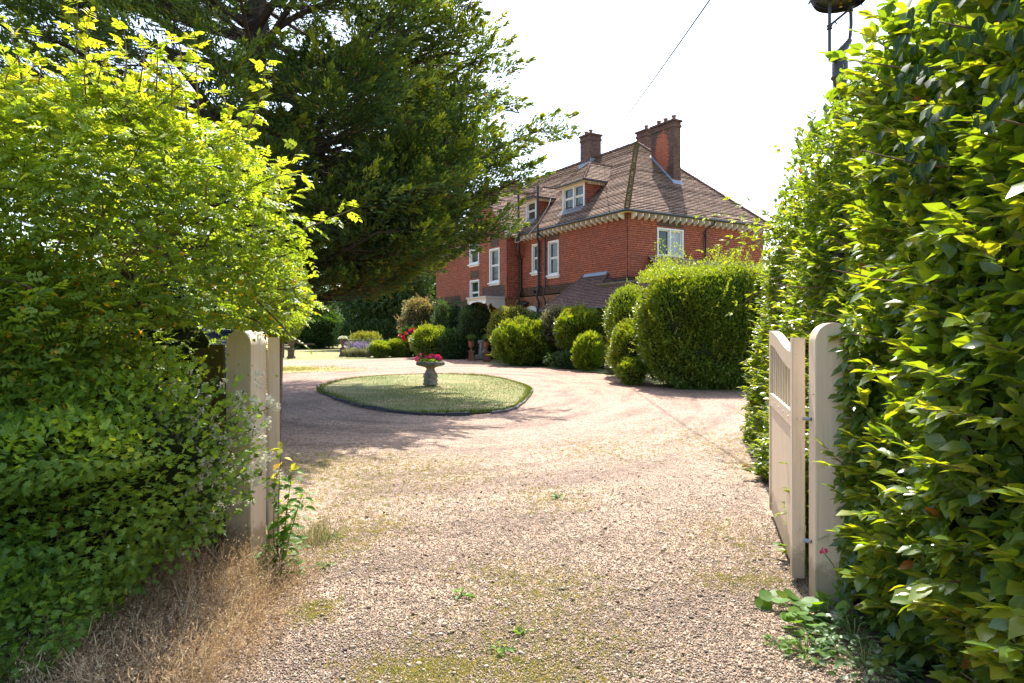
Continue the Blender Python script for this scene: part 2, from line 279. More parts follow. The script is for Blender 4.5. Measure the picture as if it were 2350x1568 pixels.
class MB:
    def __init__(s): s.v = []; s.f = []; s.uv = []; s.hasuv = False; s.r = []
    def add(s, vs, fs, uvs=None):
        b = len(s.v); s.v += [tuple(p) for p in vs]
        for i, f in enumerate(fs):
            s.f.append([b+k for k in f]); s.uv.append([uvs[k] for k in f] if uvs else [(0, 0)]*len(f))
        if uvs: s.hasuv = True
    def box(s, a, b, bev=0):
        x0, y0, z0 = a; x1, y1, z1 = b
        if bev:
            bm = bmesh.new(); bmesh.ops.create_cube(bm, size=1)
            for q in bm.verts: q.co = Vector((x0+(q.co.x+.5)*(x1-x0), y0+(q.co.y+.5)*(y1-y0), z0+(q.co.z+.5)*(z1-z0)))
            bmesh.ops.bevel(bm, geom=bm.edges[:], offset=bev, segments=2, affect='EDGES')
            bm.verts.index_update(); s.add([q.co[:] for q in bm.verts], [[q.index for q in f.verts] for f in bm.faces]); bm.free(); return
        s.add([(x0,y0,z0),(x1,y0,z0),(x1,y1,z0),(x0,y1,z0),(x0,y0,z1),(x1,y0,z1),(x1,y1,z1),(x0,y1,z1)],
              [(0,3,2,1),(4,5,6,7),(0,1,5,4),(1,2,6,5),(2,3,7,6),(3,0,4,7)])
    def uvbox(s, a, b):
        """box whose side faces carry metre UVs"""
        x0, y0, z0 = a; x1, y1, z1 = b
        for (p, q) in (((x0,y1),(x0,y0)),((x0,y0),(x1,y0)),((x1,y0),(x1,y1)),((x1,y1),(x0,y1))):
            o = -q[1] if p[0] == q[0] else q[0]; L = math.dist(p, q)
            u0 = p[1]*-1 if p[0] == q[0] else p[0]
            u1 = q[1]*-1 if p[0] == q[0] else q[0]
            s.add([(*p,z0),(*q,z0),(*q,z1),(*p,z1)], [(0,1,2,3)], [(u0,z0),(u1,z0),(u1,z1),(u0,z1)])
        s.add([(x0,y0,z1),(x1,y0,z1),(x1,y1,z1),(x0,y1,z1)], [(0,1,2,3)], [(0,0),(.2,0),(.2,.2),(0,.2)])
    def prism(s, pts, d):
        n = len(pts); d = Vector(d); a = [Vector(p) for p in pts]
        s.add([p[:] for p in a]+[(p+d)[:] for p in a], [list(range(n))[::-1], list(range(n, 2*n))]+[(i, (i+1) % n, n+(i+1) % n, n+i) for i in range(n)])
    def tube(s, path, r, n=7, cap=True):
        path = [Vector(p) for p in path]; m = len(path); rr = r if hasattr(r, '__len__') else [r]*m; vs = []
        up = Vector((0, 0, 1)); prev = None
        for i, p in enumerate(path):
            t = (path[min(i+1, m-1)]-path[max(i-1, 0)]).normalized()
            a = t.cross(prev if prev is not None else (up if abs(t.z) < .9 else Vector((1, 0, 0))))
            if a.length < 1e-5: a = t.cross(Vector((0, 1, 0.3)))
            a.normalize(); b = a.cross(t).normalized(); prev = b
            for k in range(n):
                g = 2*math.pi*k/n; vs.append((p+(a*math.cos(g)+b*math.sin(g))*rr[i])[:])
        fs = [(i*n+k, i*n+(k+1) % n, (i+1)*n+(k+1) % n, (i+1)*n+k) for i in range(m-1) for k in range(n)]
        if cap: fs += [list(range(n))[::-1], list(range((m-1)*n, m*n))]
        s.add(vs, fs)
    def lathe(s, prof, n=24, c=(0, 0, 0), lump=0):
        vs = []; m = len(prof)
        for (r, z) in prof:
            for k in range(n):
                g = 2*math.pi*k/n; q = r*(1+lump*math.sin(k*2.7+z*31)); vs.append((c[0]+q*math.cos(g), c[1]+q*math.sin(g), c[2]+z))
        fs = [(i*n+k, i*n+(k+1) % n, (i+1)*n+(k+1) % n, (i+1)*n+k) for i in range(m-1) for k in range(n)]
        fs += [list(range(n))[::-1], list(range((m-1)*n, m*n))]; s.add(vs, fs)
    def ell(s, c, r, n=14, m=9, lump=0.0, seed=0):
        c = Vector(c); vs = []; rs = random.Random(seed)
        for i in range(m+1):
            t = math.pi*i/m
            for k in range(n):
                g = 2*math.pi*k/n; q = 1+lump*(rs.random()-.5)
                vs.append((c.x+r[0]*q*math.sin(t)*math.cos(g), c.y+r[1]*q*math.sin(t)*math.sin(g), c.z+r[2]*q*math.cos(t)))
        s.add(vs, [((i+1)*n+k, (i+1)*n+(k+1) % n, i*n+(k+1) % n, i*n+k) for i in range(m) for k in range(n)])
    def build(s, name, mat, parent=None, smooth=False, merge=False):
        me = bpy.data.meshes.new(name); me.from_pydata(s.v, [], s.f)
        if s.hasuv:
            ul = me.uv_layers.new(name='UVMap'); ul.data.foreach_set('uv', np.array([c for f in s.uv for q in f for c in q], dtype=np.float32))
        me.materials.append(mat)
        if merge:
            bm = bmesh.new(); bm.from_mesh(me); bmesh.ops.remove_doubles(bm, verts=bm.verts, dist=1e-4); bmesh.ops.recalc_face_normals(bm, faces=bm.faces); bm.to_mesh(me); bm.free()
        if smooth:
            me.polygons.foreach_set('use_smooth', [True]*len(me.polygons))
            try: me.set_sharp_from_angle(angle=R(40))
            except Exception: pass
        return link(name, me, parent)

# ---- tile courses: saw-tooth strips on a convex planar polygon
def clip(poly, k, lim, keep_ge):
    o = []
    for i in range(len(poly)):
        p, q = poly[i], poly[(i+1) % len(poly)]
        ip = (p[k] >= lim) if keep_ge else (p[k] <= lim); iq = (q[k] >= lim) if keep_ge else (q[k] <= lim)
        if ip: o.append(p)
        if ip != iq:
            t = (lim-p[k])/(q[k]-p[k]); o.append(tuple(p[j]+t*(q[j]-p[j]) for j in range(2)))
    return o
def courses(mb, pts, n, gauge=.1, th=.02, a_dir=None, vref=0.0, uoff=0.0):
    """pts: convex polygon (3D); n: outward normal; courses run along the horizontal a_dir"""
    n = Vector(n).normalized(); a = Vector(a_dir).normalized(); b = n.cross(a).normalized()
    if b.z < 0: b = -b
    pts = [Vector(p) for p in pts]; O = a*0+pts[0]
    zr = (pts[0].z-vref)/b.z if abs(b.z) > .01 else 0       # slope distance of pts[0] above the reference height
    q = [((p-O).dot(a), (p-O).dot(b)+zr) for p in pts]; ua = O.dot(a)+uoff
    lo = math.floor(min(x[1] for x in q)/gauge); hi = math.ceil(max(x[1] for x in q)/gauge)
    for k in range(lo, hi):
        c = clip(clip(q, 1, k*gauge, True), 1, (k+1)*gauge, False)
        if len(c) < 3: continue
        area = sum(c[i][0]*c[(i+1) % len(c)][1]-c[(i+1) % len(c)][0]*c[i][1] for i in range(len(c)))
        if abs(area) < 1e-5: continue
        t = th*random.uniform(.75, 1.2)
        w3 = lambda s, d: (O+a*s[0]+b*(s[1]-zr)+n*d)[:]
        vs = [w3(s, t*(1-(s[1]/gauge-k))+.001) for s in c]; uv = [(s[0]+ua, s[1]) for s in c]
        f = list(range(len(c)))
        nn = (Vector(vs[1])-Vector(vs[0])).cross(Vector(vs[-1])-Vector(vs[0]))
        if nn.dot(n) < 0: f = f[::-1]
        mb.add(vs, [f], uv)
        ymin = min(s[1] for s in c); lw = [s for s in c if s[1] < ymin+1e-4]
        if len(lw) >= 2:
            x0, x1 = min(s[0] for s in lw), max(s[0] for s in lw); tt = t*(1-(ymin/gauge-k))
            mb.add([w3((x0, ymin), 0), w3((x1, ymin), 0), w3((x1, ymin), tt), w3((x0, ymin), tt)], [(0, 1, 2, 3)], [(x0+ua, ymin+.004)]*4)
def tiled_wall(mb, o, a_dir, length, z0, z1, n, holes=(), gauge=.1, th=.022):
    """vertical wall from o along a_dir; holes in (a0,a1,z0,z1)"""
    xs = sorted({0, length, *[h[0] for h in holes], *[h[1] for h in holes]}); zs = sorted({z0, z1, *[h[2] for h in holes], *[h[3] for h in holes]})
    o = Vector(o); a = Vector(a_dir)
    for i in range(len(xs)-1):
        for j in range(len(zs)-1):
            cx_, cz_ = (xs[i]+xs[i+1])/2, (zs[j]+zs[j+1])/2
            if any(h[0] < cx_ < h[1] and h[2] < cz_ < h[3] for h in holes): continue
            p = [o+a*xs[i]+Vector((0, 0, zs[j])), o+a*xs[i+1]+Vector((0, 0, zs[j])), o+a*xs[i+1]+Vector((0, 0, zs[j+1])), o+a*xs[i]+Vector((0, 0, zs[j+1]))]
            courses(mb, p, n, gauge, th, a)

# ---- leaves
def unit(a): return a/np.maximum(np.linalg.norm(a, axis=-1, keepdims=True), 1e-9)
TPL = {}
TPL['quad'] = (np.array([(0,0,0),(.5,.45,.04),(0,1,-.05),(-.5,.45,.04)]), [(0,1,2,3)], [0,1,0,1])
TPL['ovate'] = (np.array([(0,0,0),(.36,.22,.07),(.47,.55,.05),(0,1,-.13),(-.47,.55,.05),(-.36,.22,.07),(0,.28,-.01),(0,.62,-.03)]),
                [(0,1,6),(0,6,5),(1,2,7,6),(5,6,7,4),(2,3,7),(4,7,3)], [0,1,1,.3,1,1,0,0])
TPL['lobe'] = (np.array([(0,0,0),(.28,.15,.03),(.55,.32,.04),(.25,.45,0),(.5,.75,.02),(.16,.72,0),(0,1,-.06),(-.16,.72,0),(-.5,.75,.02),(-.25,.45,0),(-.55,.32,.04),(-.28,.15,.03),(0,.45,-.04)]),
               [(0,1,12),(1,2,3,12),(3,4,5,12),(5,6,12),(6,7,12),(12,7,8,9),(12,9,10,11),(12,11,0)], [0]+[1]*11+[0])
TPL['round'] = (np.array([(0,0,0),(.4,.05,.05),(.62,.45,.08),(.4,.9,.06),(0,1,0),(-.4,.9,.06),(-.62,.45,.08),(-.4,.05,.05),(0,.4,-.04)]),
                [(0,1,8),(1,2,8),(2,3,8),(3,4,8),(4,5,8),(5,6,8),(6,7,8),(7,0,8)], [0]+[1]*7+[0])
TPL['spike'] = (np.array([(-.5,0,0),(.5,0,0),(.3,.55,.0),(0,1,.0),(-.3,.55,.0)]), [(0,1,2,3,4)], [0]*5)
def leaves(name, pos_, dir_, nrm, L, W, rnd, mat, parent=None, tpl='quad', smooth=False):
    T, F, AC = TPL[tpl]; N = len(pos_); pos_ = np.asarray(pos_); d = unit(np.asarray(dir_)); x = unit(np.cross(d, np.asarray(nrm))); z = np.cross(x, d)
    L = np.broadcast_to(L, (N,)).astype(float); W = np.broadcast_to(W, (N,)).astype(float)
    V = pos_[:, None, :] + x[:, None, :]*(T[None, :, 0:1]*W[:, None, None]) + d[:, None, :]*(T[None, :, 1:2]*L[:, None, None]) + z[:, None, :]*(T[None, :, 2:3]*L[:, None, None])
    k = len(T); flat = np.concatenate([np.array(f) for f in F]); tot = np.array([len(f) for f in F])
    FF = (flat[None, :]+(np.arange(N)*k)[:, None]).ravel()
    me = npmesh(name, V.reshape(-1, 3), FF, np.tile(tot, N), [mat], smooth, {'rnd': np.repeat(np.clip(rnd, 0, 1), k), 'ac': np.tile(np.array(AC, dtype=float), N)})
    return link(name, me, parent)
def rndv(n): return unit(rng.normal(size=(n, 3)))
def lumps(D, seed, k=9, f=4.0):
    r = np.random.default_rng(seed); a = np.zeros(len(D))
    for i in range(k):
        w_ = r.normal(size=3)*f*(1+i*.25); a += np.sin(D@w_+r.uniform(0, 6.28))/(1+i*.3)
    return a/3
def superr(D, a, p):
    return (np.abs(D[:, 0]/a[0])**p+np.abs(D[:, 1]/a[1])**p+np.abs(D[:, 2]/a[2])**p)**(-1/p)
def shell(N, c, a, p=2.3, lump=.20, seed=0, depth=.18, zmin=None, f=4.0, front=0):
    """points near the surface of a lumpy rounded volume + outward directions"""
    D = rndv(N)*np.array(a)**.35; D = unit(D)
    if front: m = (D[:, 1] > .25) & (rng.random(N) < front); D[m, 1] *= -1
    r = superr(D, a, p)*(1+lump*lumps(D, seed, f=f)); dep = 1-np.abs(rng.normal(size=N))*depth*.5
    PT = D*(r*np.clip(dep, .45, 1.05))[:, None]
    nrm = unit(np.sign(D)*np.abs(PT/np.array(a))**(p-1)/np.array(a))
    PT = PT+np.array(c)
    if zmin is not None:
        k = PT[:, 2] > zmin; PT = PT[k]; nrm = nrm[k]; dep = dep[k]
    return PT, nrm, dep
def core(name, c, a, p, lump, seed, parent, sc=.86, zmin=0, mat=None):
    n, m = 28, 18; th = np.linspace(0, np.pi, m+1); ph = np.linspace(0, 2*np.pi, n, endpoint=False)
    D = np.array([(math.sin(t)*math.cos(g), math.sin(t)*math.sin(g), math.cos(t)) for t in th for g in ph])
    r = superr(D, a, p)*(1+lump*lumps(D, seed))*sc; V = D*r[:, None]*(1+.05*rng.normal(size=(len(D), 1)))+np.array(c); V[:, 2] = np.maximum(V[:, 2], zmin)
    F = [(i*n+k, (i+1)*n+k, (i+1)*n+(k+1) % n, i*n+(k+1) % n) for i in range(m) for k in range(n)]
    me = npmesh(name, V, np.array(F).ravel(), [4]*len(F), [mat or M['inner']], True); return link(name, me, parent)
def shrub(name, label, cat, c, a, mat, N=6000, L=.08, W=.035, p=2.3, lump=.23, seed=1, tpl='quad', up=.5, jit=.8, group=None, base=None, cores=True, depth=.2, tips=0.0, front=.5, kind=None, bias=0.0, csc=.84, f=4.0):
    """c centre, a radii; grows from the ground at base"""
    g = gz(c[1]) if base is None else base
    root = empty(name, (c[0], c[1], g)); tag(root, label, cat, group, kind)
    cl = (0, 0, c[2]-g)
    PT, nr, dep = shell(N, cl, a, p, lump, seed, depth, .02, f, front)
    d = nr*1.0+rndv(len(PT))*jit+np.array([0, 0, up]); nn = np.array([0, 0, 1.])+rndv(len(PT))*.6+nr*.4
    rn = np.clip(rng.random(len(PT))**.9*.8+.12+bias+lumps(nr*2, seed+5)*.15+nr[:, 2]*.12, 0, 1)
    ln = L*(.6+.8*rng.random(len(PT)))
    if not tips: tips = 34*a[0]*a[2]+18
    leaves('foliage', PT, d, nn, ln, W*ln/L, rn, mat, root, tpl)
    if tips:
        K = int(tips); Pt, nr2, _ = shell(K, cl, a, p, lump, seed, .02, .1*a[2], f, front); A = []; Dd = []
        for q, nv in zip(Pt, nr2):
            dd = unit(nv*.7+np.array([0, 0, .8])+rng.normal(size=3)*.3); ll = rng.uniform(.15, .5)*min(a)*.7
            k = int(ll/(L*.35))+2; t = np.linspace(0, 1, k)[:, None]; A.append(q+dd*t*ll); Dd.append(np.tile(dd, (k, 1)))
        A = np.concatenate(A); Dd = np.concatenate(Dd)
        leaves('shoots', A, Dd+rndv(len(A))*.9, rndv(len(A))+np.array([0, 0, 1]), L*.8, W*.8, rng.random(len(A))*.4+.6, mat, root, tpl)
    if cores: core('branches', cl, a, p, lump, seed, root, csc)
    mb = MB()
    for i in range(4):
        g_ = i*1.57+seed; mb.tube([(.06*math.cos(g_), .06*math.sin(g_), -.05), (.3*a[0]*math.cos(g_), .3*a[1]*math.sin(g_), cl[2]*.8), (.5*a[0]*math.cos(g_), .5*a[1]*math.sin(g_), cl[2]*1.3)], [.03+.012*a[2], .025, .01], 5)
    mb.build('stem', M['twig'], root)
    return root

# ============================================================ GROUND
def flat_poly(name, pts, mat, dz, kind='structure'):
    bm = bmesh.new(); vs = [bm.verts.new((x, y, 0)) for x, y in pts]; f = bm.faces.new(vs)
    if f.normal.z < 0: f.normal_flip()
    bmesh.ops.triangulate(bm, faces=bm.faces[:])
    for y in (12, 75): bmesh.ops.bisect_plane(bm, geom=bm.verts[:]+bm.edges[:]+bm.faces[:], plane_co=(0, y, 0), plane_no=(0, 1, 0))
    bm.normal_update()
    for f in bm.faces:
        if f.normal.z < 0: f.normal_flip()
    for v in bm.verts: v.co.z = gz(v.co.y)+dz
    me = bpy.data.meshes.new(name); bm.to_mesh(me); bm.free(); me.materials.append(mat); return tag(link(name, me), kind=kind)
flat_poly('ground', [(-900, -300), (900, -300), (900, 12), (900, 75), (900, 1500), (-900, 1500), (-900, 75), (-900, 12)], M['farlawn'], -.03)
flat_poly('verge', [(-14, -6), (-1.35, -6), (-1.42, 2.0), (-1.55, 3.2), (-1.72, 4.2), (-1.8, 5.1), (-2.6, 7.2), (-14, 7.2)], M['soil'], -.002)
flat_poly('hedge_bottom', [(1.55, 1.0), (1.75, 3.0), (2.15, 4.6), (2.6, 7.0), (3.7, 11.2), (6, 11.2), (6, -6), (1.4, -6)], M['soil'], .002)
far_edge = [(640, 827), (800, 826), (930, 820.5), (1070, 820.5), (1130, 838), (1240, 842), (1330, 851), (1400, 862), (1460, 872), (1560, 893), (1700, 899), (1760, 901)]
gpts = [(-15.5, 37), ]+[gp(*q) for q in far_edge]+[(10, 19), (11, 9), (5, 8), (5, -6), (-1.2, -6), (-1.3, 2.0), (-1.42, 3.2), (-1.6, 4.2), (-1.72, 5.1), (-2.4, 6.9), (-15, 6.9)]
flat_poly('gravel_drive', gpts, M['gravel'], -.008)
def smooth_closed(pts, k=6):
    o = []; n = len(pts)
    for i in range(n):
        p0, p1, p2, p3 = (np.array(pts[(i+j-1) % n]) for j in range(4))
        for t in np.linspace(0, 1, k, endpoint=False): o.append(tuple(.5*((2*p1)+(-p0+p2)*t+(2*p0-5*p1+4*p2-p3)*t*t+(-p0+3*p1-3*p2+p3)*t**3)))
    return o
isl_px = [(729, 892), (760, 912), (830, 933), (930, 949), (1040, 952), (1120, 948), (1180, 938), (1210, 918), (1222, 895), (1190, 879), (1120, 865), (1020, 860), (900, 862), (800, 871)]
isl = smooth_closed([gp(*q) for q in isl_px], 6)
flat_poly('island_lawn', isl, M['lawn'], .022)
sb = MB()          # soil edge under the turf
for i in range(len(isl)):
    p, q = isl[i], isl[(i+1) % len(isl)]; sb.add([(*p, gz(p[1])-.01), (*q, gz(q[1])-.01), (*q, gz(q[1])+.0215), (*p, gz(p[1])+.0215)], [(0, 1, 2, 3)])
tag(sb.build('island_bank', M['soil']), kind='structure')
# parched grass islands in the gravel
def blob(cx, cy, rx, ry, n=26, seed=0):
    r = random.Random(seed); ph = [r.uniform(0, 6.28) for _ in range(5)]
    return [(cx+rx*(1+.22*math.sin(3*t+ph[0])+.16*math.sin(5*t+ph[1])+.12*math.sin(9*t+ph[2]))*math.cos(t), cy+ry*(1+.22*math.sin(2*t+ph[3])+.16*math.sin(7*t+ph[4]))*math.sin(t)) for t in [2*math.pi*i/n for i in range(n)]]
c1 = gp(640, 848); flat_poly('dry_grass_patch', blob(c1[0]-.4, c1[1], 3.3, 2.6, seed=3), M['drypatch'], .002)
flat_poly('grass_strip', [gp(*q) for q in [(1330, 852), (1400, 858), (1462, 868), (1500, 880), (1470, 862), (1420, 850), (1350, 846)]], M['farlawn'], .004)

def inside(pts, X, Y):
    pts = np.array(pts); ins = np.zeros(len(X), bool); j = len(pts)-1
    for i in range(len(pts)):
        xi, yi = pts[i]; xj, yj = pts[j]
        c = ((yi > Y) != (yj > Y)) & (X < (xj-xi)*(Y-yi)/(yj-yi+1e-12)+xi); ins ^= c; j = i
    return ins
def gzv(Y): return .014*(np.clip(Y, 12, 75)-12)
def blades(name, X, Y, z0, h, w_, mat, rnd, lean=.35, kind='stuff', label=None, cat=None):
    n = len(X); b = np.stack([X, Y, gzv(Y)+z0], 1); d = np.stack([rng.normal(size=n)*lean, rng.normal(size=n)*lean, np.ones(n)], 1)
    o = leaves(name, b, d, rndv(n)*[1, 1, .1], h, w_, rnd, mat, None, 'spike'); tag(o, label, cat, None, kind); return o
# turf blades of the island, longer round the rim
n = 60000; X = rng.uniform(min(p[0] for p in isl), max(p[0] for p in isl), n); Y = rng.uniform(min(p[1] for p in isl), max(p[1] for p in isl), n)
k = inside(isl, X, Y); X, Y = X[k], Y[k]
k = rng.random(len(X)) < .12+.75*np.clip(.5+.6*np.sin(X*.9+.5)*np.cos(Y*.55+X*.3)+.12*(X+2), 0, 1); X, Y = X[k], Y[k]
fn = .5+.5*np.sin(X*1.3+1)*np.sin(Y*.8+X*.6)
blades('grass', X, Y, .018, .018+.020*rng.random(len(X)), .012, M['grassblade'], np.clip(rng.random(len(X))*.7+.5*fn*rng.random(len(X)), 0, 1), label='short turf blades covering the round island lawn', cat='grass')
ip = np.array(isl); ii = rng.integers(0, len(isl), 7000); tt = rng.random(7000)[:, None]; ep = ip[ii]*(1-tt)+ip[(ii+1) % len(isl)]*tt; cen = ip.mean(0)
ep = ep+(cen-ep)/np.linalg.norm(cen-ep, axis=1, keepdims=True)*np.abs(rng.normal(size=7000))[:, None]*.10
rim = .5+.5*np.sin(ii*.33)
blades('rim_grass', ep[:, 0], ep[:, 1], .01, .05+.09*rng.random(7000)*rim, .012, M['grassblade'], rng.random(7000)*.9, .3, label='longer green grass fringing the island lawn', cat='grass')
# thin yellow-green tufts in the drive
pxl = [(770, 1160, .55, .9), (730, 1090, .9, .9), (1010, 1090, .75, .9), (760, 1250, .22, .35), (1180, 1320, .35, .3), (1290, 1350, .3, .3), (1050, 1500, .34, .2), (1100, 1540, .42, .16), (1330, 1480, .3, .2), (1200, 1420, .3, .25), (960, 1560, .2, .1), (1250, 1550, .25, .12), (1680, 1235, .36, .45), (1700, 1330, .25, .14), (1270, 1145, .35, .4), (1380, 1030, .7, .8), (720, 1400, .1, .12), (1640, 1010, .8, 1.4), (1750, 1080, .25, 1.0), (860, 1210, .3, .3), (960, 1530, .25, .08), (690, 1080, .6, 1.2), (830, 1060, 1.1, .8)]
tx, ty, th_, tr = [], [], [], []
for (px, py, sx, sy) in pxl:
    x0, y0 = gp(px, py); nt_ = int(260+900*sx*sy)
    for _ in range(nt_):
        a_, b_ = x0+rng.normal()*sx*.8, y0+rng.normal()*sy*.8; m_ = rng.integers(3, 12); gg = rng.random()
        tx.append(a_+rng.normal(size=m_)*.014); ty.append(b_+rng.normal(size=m_)*.014); th_.append(.008+rng.random(m_)*.018); tr.append(np.clip(gg*.8+rng.random(m_)*.3, 0, 1))
tx, ty, th_, tr = map(np.concatenate, (tx, ty, th_, tr))
blades('drive_grass', tx, ty, -.01, th_, .005, M['strawblade'], tr, .55, label='thin dry grass tufts growing up through the gravel', cat='grass')
x0, y0 = c1[0]-.4, c1[1]; n = 5000
blades('patch_grass', x0+rng.normal(size=n)*1.6, y0+rng.normal(size=n)*1.1, 0, .04+.04*rng.random(n), .02, M['strawblade'], rng.random(n), .5, label='parched grass patch at the far left of the drive', cat='grass')
# loose stones lying on the near part of the drive
def pebbles(name, N, y0, y1, s0, s1, label):
    u = rng.random(N); Y = y0*(y1/y0)**u; X = rng.uniform(-.56, .60, N)*Y
    k = (X > -1.5-.07*(Y-3)) & (X < 1.68+.2*(Y-3)) & (rng.random(N) < np.clip((11-Y)/5.5, 0, 1)) ; X, Y = X[k], Y[k]; n = len(X)
    s = (s0+(s1-s0)*rng.random(n)**2.2)
    T = np.array([(1,0,0),(.45,.85,.1),(-.55,.8,0),(-1,0,.05),(-.5,-.85,0),(.5,-.8,.1),(.1,.1,.62),(0,0,-.5)])
    F = [(0,1,6),(1,2,6),(2,3,6),(3,4,6),(4,5,6),(5,0,6),(1,0,7),(2,1,7),(3,2,7),(4,3,7),(5,4,7),(0,5,7)]
    a = rng.uniform(0, 6.28, n); el = rng.uniform(.6, 1, n); ca, sa = np.cos(a), np.sin(a)
    tl = rng.normal(size=(n, 2))*.28
    x = T[None, :, 0]*s[:, None]; y = T[None, :, 1]*(s*el)[:, None]; z = T[None, :, 2]*(s*rng.uniform(.6, 1.05, n))[:, None]
    z = z+x*tl[:, :1]+y*tl[:, 1:]
    V = np.stack([X[:, None]+x*ca[:, None]-y*sa[:, None], Y[:, None]+x*sa[:, None]+y*ca[:, None], z+(gzv(Y)-.006+s*.30)[:, None]], 2).reshape(-1, 3)
    FF = (np.array(F).ravel()[None, :]+(np.arange(n)*8)[:, None]).ravel()
    rn = np.clip(rng.normal(.52, .24, n), 0, 1)
    me = npmesh(name, V, FF, np.full(n*12, 3), [M['pebble']], True, {'rnd': np.repeat(rn, 8)}); return tag(link(name, me), label, 'gravel', None, 'stuff')
pebbles('gravel_stones', 260000, 2.5, 11, .0030, .0078, 'loose tan and cream gravel stones of the near drive')
pebbles('larger_stones', 2500, 2.5, 12, .009, .020, 'scattered larger pale stones on the drive surface')

# rope-topped edging tiles along the near side of the island
def edging_tile(mat):
    mb = MB(); L = .46
    mb.box((-L/2, -.018, -.04), (L/2, .018, .085))
    vs = []; ns, nr_ = 40, 8
    for i in range(ns+1):
        x = -L/2+L*i/ns
        for k in range(nr_):
            g = 2*math.pi*k/nr_; q = .026*(1+.22*math.sin(2*g+x*110)); vs.append((x, q*math.cos(g), .100+q*math.sin(g)))
    mb.add(vs, [(i*nr_+k, i*nr_+(k+1) % nr_, (i+1)*nr_+(k+1) % nr_, (i+1)*nr_+k) for i in range(ns) for k in range(nr_)]+[list(range(nr_)), list(range(ns*nr_, ns*nr_+nr_))[::-1]])
    return mb.build('edging_tile', mat, None, True)
front = [gp(*q) for q in [(727, 889), (745, 903), (770, 917), (830, 935), (890, 945), (950, 951), (1030, 954.5), (1100, 952.5), (1150, 947), (1183, 939), (1203, 924), (1216, 908), (1223, 897)]]
ep_ = edging_tile(M['edging']); el_ = edging_tile(M['edginglight']); used = {0: False, 1: False}
seg = 0.0; fl = [(np.array(a), np.array(b)) for a, b in zip(front[:-1], front[1:])]; tot = sum(np.linalg.norm(b-a) for a, b in fl); nT = int(tot/.49)
for i in range(nT):
    s_ = (i+.5)*tot/nT; acc = 0
    for a, b in fl:
        L = np.linalg.norm(b-a)
        if acc+L >= s_: p = a+(b-a)*(s_-acc)/L; d_ = (b-a)/L; break
        acc += L
    if i == int(nT*.62): continue          # one tile is missing
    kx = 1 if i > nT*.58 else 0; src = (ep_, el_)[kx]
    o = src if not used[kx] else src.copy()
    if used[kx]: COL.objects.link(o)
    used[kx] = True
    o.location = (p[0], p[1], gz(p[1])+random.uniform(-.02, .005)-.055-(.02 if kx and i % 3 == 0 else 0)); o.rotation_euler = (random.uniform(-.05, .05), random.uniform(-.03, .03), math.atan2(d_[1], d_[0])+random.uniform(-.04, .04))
    o.name = 'edging_tile'
    tag(o, 'worn pale rope-topped edging tile on the right side of the island lawn' if kx else 'black rope-topped edging tile along the shaded left front of the island lawn', 'edging tile', 'edging tiles on the right of the island' if kx else 'edging tiles on the left front of the island')

# ============================================================ HOUSE (local x = along right facade, y = along left facade)
house = empty('brick_house', (5.17, 31.0, 0), math.atan2(.517, .856))
tag(house, 'large red tile-hung house with hipped tiled roof, dormers and tall dark brick chimneys', 'house')
W_, LEN, EZ, OV, PK = 9.08, 20.2, 7.27, .35, 12.05
k1 = (PK-EZ)/(W_/2+OV)
FL = 3.82                                  # foot of the tile hanging
H1 = (5.31, 6.29, 4.85, 6.63); H2 = (7.12, 7.84, 5.13, 6.66)
mb = MB()                                    # left facade (outward normal -x); measured along +y
tiled_wall(mb, (0, 0, 0), (0, 1, 0), 9.1, 4.35, 7.25, (-1, 0, 0), [(*H1,), (*H2,)])
tiled_wall(mb, (0, 14.7, 0), (0, 1, 0), LEN-14.7, 4.35, 7.25, (-1, 0, 0))
HR = (1.74, 3.40, 4.65, 6.68)
tiled_wall(mb, (0, 0, 0), (1, 0, 0), W_, 4.35, 7.25, (0, -1, 0), [HR])
tiled_wall(mb, (W_, 0, 0), (0, 1, 0), LEN, .2, 7.25, (1, 0, 0), gauge=.3)
tiled_wall(mb, (0, LEN, 0), (1, 0, 0), W_, .2, 7.25, (0, 1, 0), gauge=.3)
mb.build('tile_hung_wall', M['walltile'], house)
mb = MB()                                    # bell-cast foot, darker with weathering
for (y0, y1) in ((0, 9.1), (14.7, LEN)):
    mb = MB(); courses(mb, [(0, y0, 4.35), (0, y1, 4.35), (-.16, y1, FL), (-.16, y0, FL)], (-1, 0, -.3), .1, .022, (0, 1, 0)); mb.build('flared_wall_foot', M['stain'], house)
mb = MB()
courses(mb, [(0, 0, 4.35), (W_, 0, 4.35), (W_, -.16, FL), (0, -.16, FL)], (0, -1, -.3), .1, .022, (1, 0, 0))
mb.add([(0, 0, 4.35), (-.16, 0, FL), (0, -.16, FL)], [(0, 1, 2)], [(0, 0)]*3)
mb.build('flared_wall_foot', M['stain'], house)
# bay with a gable
BU, B0, B1 = -.87, 9.1, 14.7; BA = 11.9; BZ, BP = 7.45, 10.35
mb = MB()
HB1 = (12.3-B0, 13.49-B0, 6.03, 7.70); HB2 = (9.86-B0, 11.01-B0, 4.75, 6.68); HB3 = (12.27-B0, 13.44-B0, 3.93, 5.05)
tiled_wall(mb, (BU, B0, 0), (0, 1, 0), B1-B0, FL, 7.75, (-1, 0, 0), [HB1, HB2, HB3])
kb = (BP-BZ)/(BA-B0)
courses(mb, [(BU, B0+.3/kb, 7.75), (BU, B1-.3/kb, 7.75), (BU, BA, BP)], (-1, 0, 0), .1, .022, (0, 1, 0))
tiled_wall(mb, (BU, B0, 0), (1, 0, 0), -BU, FL, 7.45, (0, -1, 0)); tiled_wall(mb, (BU, B1, 0), (1, 0, 0), -BU, FL, 7.45, (0, 1, 0))
mb.build('bay_wall', M['walltile'], house)
